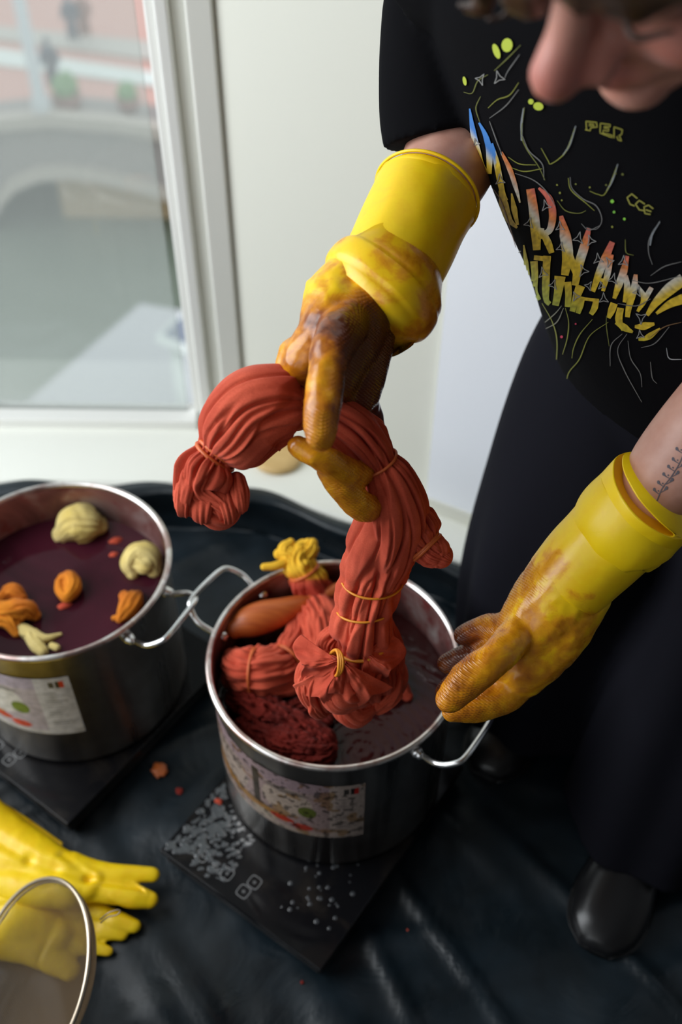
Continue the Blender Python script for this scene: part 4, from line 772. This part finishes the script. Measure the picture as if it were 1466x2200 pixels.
for x, y, r, c in ((1318, 430, 4, (.2, .5, .05)), (1322, 453, 3, (.15, .4, .05)), (1344, 468, 3, (.2, .5, .05)), (1206, 412, 2.5, YG), (1200, 395, 2, YG), (1318, 485, 2.5, YG), (1305, 395, 2, YD), (1325, 370, 2, YD), (1210, 428, 2, YG), (1240, 393, 2, YD), (1240, 694, 2, (.5, .03, .08)), (1210, 722, 3, (.5, .03, .08)), (1173, 716, 2.5, (.5, .03, .08)), (1340, 372, 2.5, YD), (1270, 400, 2, YG)): ink.dot(x, y, r, c)
def lettering(segs, col, w=2.):
    for p in segs: ink.rib(p, w, col, smooth=False, step=3)
YL = (.30, .28, .04)
# PER... small outlined lettering, and the end of the word below
lettering([[(1263, 276), (1262, 258), (1284, 260), (1286, 270), (1272, 272), (1271, 278), (1260, 276)], [(1268, 263), (1278, 264), (1279, 268), (1268, 267)], [(1292, 282), (1293, 262), (1314, 265), (1313, 270), (1301, 269), (1301, 272), (1311, 274), (1310, 279), (1299, 277), (1298, 283), (1318, 288), (1318, 293), (1292, 283)], [(1322, 294), (1322, 270), (1340, 276), (1338, 286), (1333, 288), (1338, 300), (1331, 298), (1328, 290)]], YL)
lettering([[(1372, 424), (1360, 414), (1350, 422), (1356, 436), (1366, 440)], [(1388, 436), (1376, 428), (1368, 436), (1376, 448), (1386, 450)], [(1406, 446), (1396, 438), (1386, 442), (1388, 456), (1400, 458)], [(1390, 448), (1402, 452)]], (.24, .23, .04), 3.)
tag(ink.build('vine_print', MAT['vcol'], TEE), kind='stuff')
# tattoo on the left forearm
tat = Ink(bvh_body, .0004); TC_ = (.10, .09, .11)
tat.rib([(1412, 1076), (1424, 1048), (1442, 1025), (1460, 996), (1476, 960)], 2.2, TC_)
for x, y, a in ((1418, 1062, 2.6), (1420, 1058, .3), (1428, 1046, 2.8), (1432, 1040, .2), (1440, 1028, 3.0), (1444, 1024, .1), (1450, 1012, 2.9), (1455, 1006, .0), (1460, 996, 2.9), (1466, 984, -.1), (1468, 974, 2.9)):
    L = 15; ex, ey = x + L * math.cos(a) * .9, y - L * (.55 + .2 * math.sin(a)); tat.rib([(x, y), ((x + ex) / 2, (y + ey) / 2 + 1), (ex, ey)], [1.6, 1.6, 4.5], TC_); tat.dot(ex, ey - 1, 3, TC_, 4); tat.dot((x + ex) / 2 + 3, (y + ey) / 2 - 3, 1.8, TC_)
tat.build('forearm_tattoo', MAT['vcol'], BODY)
# ------------------------------------------------------------------ spare gloves, sieve, scraps
def F3(x, y, z, r): p = onz(x, y, z); t = float((p - CAM) @ _F); return np.append(p, r * t / FPX)
def floorglove(chains, label, grooves=(), seed=0):
    P = [sweep([F3(*q) for q in c], 50, 28, ref=(0, 0, 1)) for c in chains]
    V, Fc, Nn = remesh(P, .0024, 5)
    z0 = chains_z[seed]; V[:, 2] = z0 + (V[:, 2] - z0) * .62          # an empty glove lies flat
    V = V + Nn * (fbm(V * 30 + seed * 5, 3) * .0008 - np.exp(-(noise(V * 9 + seed) / .05) ** 2) * .0016)[:, None]
    for (x0, y0), (x1, y1), dp, wd in grooves:
        d0, _ = seg_dist(V[:, :2], onz(x0, y0, z0)[:2], onz(x1, y1, z0)[:2]); V[:, 2] -= dp * np.exp(-(d0 / wd) ** 2) * (V[:, 2] > z0)
    V[:, 2] = np.maximum(V[:, 2], .009)
    o = mk('rubber_glove', V, Fc, MAT['glove'], None, attrs={'mask': np.stack([.07 + .08 * fbm(V * 12), 0 * V[:, 0], 0 * V[:, 0]], -1)}); return tag(o, label, 'glove', 'spare yellow gloves')
chains_z = [.016, .045]
g1 = floorglove([[(-120, 1890, .02, 80), (0, 1930, .02, 95), (60, 1975, .02, 85), (110, 2010, .02, 55)], [(-40, 1960, .02, 90), (60, 2010, .02, 60), (110, 2050, .018, 40), (150, 2085, .016, 24)], [(60, 2000, .02, 45), (140, 2022, .02, 26), (185, 2034, .02, 19), (232, 2044, .018, 13)],
    [(90, 1970, .02, 45), (180, 1990, .02, 24), (225, 1999, .02, 19), (262, 2007, .018, 15)], [(90, 1930, .024, 45), (190, 1950, .028, 26), (240, 1970, .028, 21), (287, 1988, .024, 16)]], 'yellow rubber glove underneath the other spare one, its fingers showing through the sieve', seed=0)
g2 = floorglove([[(-130, 1740, .05, 100), (-20, 1800, .05, 72), (60, 1845, .05, 62), (130, 1880, .05, 52), (190, 1900, .048, 40)], [(-60, 1850, .05, 60), (60, 1895, .05, 50), (150, 1910, .05, 44)], [(150, 1868, .048, 40), (210, 1875, .045, 26), (270, 1878, .04, 20), (328, 1884, .03, 17)], [(170, 1900, .048, 36), (240, 1915, .042, 29), (290, 1928, .036, 26), (322, 1937, .03, 20)], [(130, 1890, .05, 36), (175, 1902, .055, 24), (190, 1890, .058, 12)]],
    'yellow rubber glove on top of the other, two fingers stretched beside the front cooker', [((-60, 1790), (70, 1862), .0045, .008), ((70, 1862), (192, 1898), .004, .007), ((140, 1850), (195, 1892), .003, .006), ((-60, 1880), (120, 1885), .004, .009), ((190, 1897), (330, 1909), .005, .005)], seed=1)
c0, c1 = onz(-60, 1705, .03), onz(128, 1812, .03); d = nrm(c1 - c0); rows = [np.append(c0, .012), np.append((c0 + c1) / 2, .010), np.append(c1, .004)]
V, Fc = sweep(rows, 50, 20, ref=(0, 0, 1)); V[:, 2] = .0275 + (V[:, 2] - .03) * .5 + fbm(V * 20) * .001; tag(mk('rubber_glove', V, Fc, MAT['glove'], None, attrs={'mask': np.full((len(V), 3), .25) * np.array([1, 0, 0])}), 'thin dull yellow glove edge lying against the left cooker behind the spare gloves', 'glove')
# sieve
sc = at(60, 2097, 1.19); rs = .110; Ls, B3 = nrm(.55 * RT + .83 * UP), nrm(.66 * (.83 * RT - .55 * UP) - .75 * _F); NS = np.cross(Ls, B3); NS = NS if NS[2] > 0 else -NS
sv = thing('sieve', sc, 'round wire mesh sieve with a steel rim and hanging loop lying over the spare gloves', 'sieve')
V, Fc = ring_tube(sc, Ls * rs, B3 * rs, .0028, 120, 10); mk('rim', V, Fc, MAT['brass_rim'], sv)
V, Fc = ring_tube(sc - NS * .004, Ls * (rs - .003), B3 * (rs - .003), .0016, 120, 8); mk('rim_fold', V, Fc, MAT['brass_rim'], sv)
parts = []; depth = .045; ng = 62
def bowl(a, b): q = a * a + b * b; return sc + Ls * rs * a + B3 * rs * b - NS * (depth * np.sqrt(np.maximum(1 - q, 0)))
for fam in (0, 1):
    for a in np.linspace(-.985, .985, ng * 2):
        h = math.sqrt(1 - a * a) * .99; tt = np.linspace(-h, h, 26); P = np.array([bowl(a, t) if fam == 0 else bowl(t, a) for t in tt]); T, N_, B_ = frames(P, NS + (.01, .02, 0)); ph = np.array([0, 2.094, 4.189])
        V = P[:, None] + .00032 * (np.cos(ph)[None, :, None] * N_[:, None] + np.sin(ph)[None, :, None] * B_[:, None]); parts.append((V.reshape(-1, 3), gridfaces(len(P), 3).tolist()))
tag(mk('wire_mesh', *join(parts), MAT['wire'], sv, False), kind='stuff')
P = [at(216, 1975, 1.175), at(232, 1962, 1.17), at(252, 1955, 1.17), at(259, 1958, 1.17), at(250, 1966, 1.17), at(232, 1970, 1.172), at(217, 1982, 1.175)]
mk('hanging_loop', *sweep([np.append(p, .0009) for p in P], 60, 8), MAT['wire'], sv)
hd = sc - Ls * rs; mk('sieve_handle', *sweep([np.append(hd, .006), np.append(hd - Ls * .06 + NS * .01, .006), np.append(hd - Ls * .14 + NS * .015, .007)], 30, 12), MAT['brass_rim'], sv)
# dyed fibre scraps on the sheet; the cooker's debris reflection is a solid spot
for i, (x, y, z, s_, lab) in enumerate(((340, 1655, .012, .012, 'crumpled orange brown scrap of cloth on the sheet between the two pots'), (470, 1722, .0515, .005, 'small orange red spot modelling a reflection on the front cooker'), (876, 1998, .012, .0022, 'tiny orange crumb on the sheet right of the front cooker'), (650, 2110 - 0, .012, .0022, 'tiny brown crumb on the sheet below the front cooker'), (384, 1700, .012, .005, 'dark brown crumb on the sheet below the orange scrap'))):
    p = onz(x, y, z); V, Fc = ell(p, (s_, 0, 0), (0, s_, 0), (0, 0, s_ * .35), 14, 24); V = V + (V - p) * (fbm(V * 120 + i, 3) * .5)[:, None]; tag(mk('scrap_and_reflection', V, Fc, MAT['rust' if i in (1, 2) else 'rust_dark'] if i else MAT['spoon']), lab, 'scrap')

# ------------------------------------------------------------------ outside: canal, bridge and quay far below the window
def out(x, y, z): return onz(x, y, z)
MO = {k: M_(k, tuple(.82 * v + .10 for v in c), .8).m for k, c in (('quay_brick_pink', (.62, .33, .27)), ('pale_paving', (.50, .46, .41)), ('bridge_stone', (.27, .235, .215)), ('parapet_stone', (.46, .40, .34)), ('deck_grey', (.50, .50, .52)), ('pole_grey', (.62, .64, .66)), ('planter_terracotta', (.30, .13, .10)), ('plant_green', (.12, .26, .07)), ('dark_coat', (.05, .05, .09)), ('panel_blue', (.14, .17, .24)), ('off_white', (.72, .76, .72)), ('ochre_stone', (.42, .28, .12)))}  # every outdoor colour lifted and flattened to stand in for haze
mw = M_('canal_water', (.16, .19, .15), .15); mw.bump(mw.noise(.8, 4), .5, .2); MO['canal_water'] = mw.m
def flat(name, pts, z, th, mat, label, cat):
    P = [out(x, y, z) if len((x, y)) == 2 else None for x, y in pts]; n = len(P); V = [tuple(p) for p in P] + [(p[0], p[1], z - th) for p in P]
    Fc = [list(range(n)), list(range(n, 2 * n))[::-1]] + [[i, n + i, n + (i + 1) % n, (i + 1) % n] for i in range(n)]
    return tag(mk(name, V, Fc, MO[mat], None, False), label, cat)
WZ = -19.0
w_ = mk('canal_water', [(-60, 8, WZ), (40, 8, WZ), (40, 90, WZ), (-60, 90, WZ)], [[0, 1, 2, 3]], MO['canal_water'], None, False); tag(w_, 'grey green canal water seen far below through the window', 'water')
# bridge: arched wall across the canal, its face towards us, road on top
BZ = -14.6; pL, pM, pR = out(-260, 262, BZ), out(120, 258, BZ), out(520, 300, BZ)
br = thing('stone_bridge', pM, 'low stone canal bridge with wide arches beyond the window', 'bridge')
n = 110; xs = np.linspace(-330, 620, n); top = np.interp(xs, [-330, 0, 110, 250, 360, 620], [310, 272, 262, 274, 292, 350]); yb_ = pM[1]
arc = np.interp(xs, [-330, -140, -90, -40, 0, 60, 130, 200, 280, 360, 420, 470, 500, 620], [900, 900, 520, 440, 406, 384, 380, 390, 408, 432, 470, 540, 900, 900]); Vt = []
for x, ty, ay in zip(xs, top, arc):
    p = ony(x, ty, yb_); und = max(WZ, ony(x, ay, yb_)[2]); Vt += [(p[0], yb_, und), (p[0], yb_, p[2]), (p[0], yb_ + 2.2, p[2]), (p[0], yb_ + 2.2, und)]
Vt = np.array(Vt); mk('arched_wall', Vt, gridfaces(n, 4).tolist(), MO['bridge_stone'], br, False)
Vp = []
for i in range(n): x, z = Vt[i * 4 + 1][0], Vt[i * 4 + 1][2]; Vp += [(x, yb_ - .25, z - .1), (x, yb_ - .25, z + .35), (x, yb_ + .3, z + .35), (x, yb_ + .3, z - .1)]
mk('parapet', Vp, gridfaces(n, 4).tolist(), MO['parapet_stone'], br, False)
Va = []; 
for i in range(n): x, z = Vt[i * 4][0], Vt[i * 4][2]; Va += [(x, yb_ - .12, z - .05), (x, yb_ - .12, z + .5), (x, yb_ + .05, z + .5), (x, yb_ + .05, z - .05)]
mk('arch_ring', Va, gridfaces(n, 4).tolist(), MO['parapet_stone'], br, False)
SZ = BZ - .1
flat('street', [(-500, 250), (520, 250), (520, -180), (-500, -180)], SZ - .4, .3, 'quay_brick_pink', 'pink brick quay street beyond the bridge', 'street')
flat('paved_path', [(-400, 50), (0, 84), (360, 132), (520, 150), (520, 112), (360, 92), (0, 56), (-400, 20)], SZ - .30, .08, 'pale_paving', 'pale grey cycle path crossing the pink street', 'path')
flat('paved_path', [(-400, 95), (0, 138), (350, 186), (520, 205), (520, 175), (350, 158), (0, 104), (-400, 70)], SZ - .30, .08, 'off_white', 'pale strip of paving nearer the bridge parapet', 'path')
def olathe(name, prof, p, mat, parent=None): return mk(name, *lathe(prof, p, 20), MO[mat], parent)
lp = out(95, 258, SZ); o = thing('lamp_post', lp, 'pale grey lamp post standing at the bridge in front of the pink street', 'lamp post'); olathe('pole', [(.02, 0), (.34, 0), (.3, .8), (.22, 1.0), (.2, 9), (.02, 9)], lp, 'pole_grey', o); olathe('lamp_head', [(.02, 9), (.45, 9.1), (.5, 9.7), (.05, 10)], lp, 'off_white', o)
for x, y, s_, lab in ((148, 232, .72, 'larger round terracotta planter with a green bush by the bridge'), (278, 234, .58, 'smaller terracotta planter with a small green bush near the window frame')):
    p = out(x, y, SZ); o = thing('planter', p, lab, 'planter'); olathe('tub', [(.02, 0), (.55 * s_, 0), (.75 * s_, .7 * s_), (.68 * s_, .72 * s_), (.02, .66 * s_)], p, 'planter_terracotta', o); V, Fc = ball(p + (0, 0, 1.05 * s_), .62 * s_); V = V + (V - p) * (noise(V * 2.5) * .2)[:, None]; mk('bush', V, Fc, MO['plant_green'], o)
def stroller(x, y, lab, coat):
    p = out(x, y, SZ - .1); o = thing('person', p, lab, 'person')
    V, Fc, Nn = remesh([sweep([row(p + (s_, 0, .1), .1), row(p + (s_ * .8, 0, .5), .12), row(p + (.0, 0, .95), .17)], 10, 12) for s_ in (-.14, .14)] + [sweep([row(p + (0, 0, .9), .2), row(p + (0, 0, 1.35), .23), row(p + (0, 0, 1.5), .1)], 10, 14), sweep([row(p + (0, 0, 1.5), .07), row(p + (0, 0, 1.72), .12)], 6, 12)] + [sweep([row(p + (s_ * .2, 0, 1.42), .08), row(p + (s_ * .32, .05, 1.1), .07), row(p + (s_ * .3, -.15, .85), .05)], 10, 10) for s_ in (-1, 1)], .04, 2)
    mk('figure', V, Fc, MO[coat], o)
stroller(160, 88, 'distant person in dark clothing walking on the pink street, left of another', 'dark_coat'); stroller(186, 80, 'distant person in dark brown clothing beside the other walker on the street', 'planter_terracotta'); stroller(118, 188, 'distant person in dark clothing by the lamp post and larger planter', 'dark_coat')
DZ = -9.
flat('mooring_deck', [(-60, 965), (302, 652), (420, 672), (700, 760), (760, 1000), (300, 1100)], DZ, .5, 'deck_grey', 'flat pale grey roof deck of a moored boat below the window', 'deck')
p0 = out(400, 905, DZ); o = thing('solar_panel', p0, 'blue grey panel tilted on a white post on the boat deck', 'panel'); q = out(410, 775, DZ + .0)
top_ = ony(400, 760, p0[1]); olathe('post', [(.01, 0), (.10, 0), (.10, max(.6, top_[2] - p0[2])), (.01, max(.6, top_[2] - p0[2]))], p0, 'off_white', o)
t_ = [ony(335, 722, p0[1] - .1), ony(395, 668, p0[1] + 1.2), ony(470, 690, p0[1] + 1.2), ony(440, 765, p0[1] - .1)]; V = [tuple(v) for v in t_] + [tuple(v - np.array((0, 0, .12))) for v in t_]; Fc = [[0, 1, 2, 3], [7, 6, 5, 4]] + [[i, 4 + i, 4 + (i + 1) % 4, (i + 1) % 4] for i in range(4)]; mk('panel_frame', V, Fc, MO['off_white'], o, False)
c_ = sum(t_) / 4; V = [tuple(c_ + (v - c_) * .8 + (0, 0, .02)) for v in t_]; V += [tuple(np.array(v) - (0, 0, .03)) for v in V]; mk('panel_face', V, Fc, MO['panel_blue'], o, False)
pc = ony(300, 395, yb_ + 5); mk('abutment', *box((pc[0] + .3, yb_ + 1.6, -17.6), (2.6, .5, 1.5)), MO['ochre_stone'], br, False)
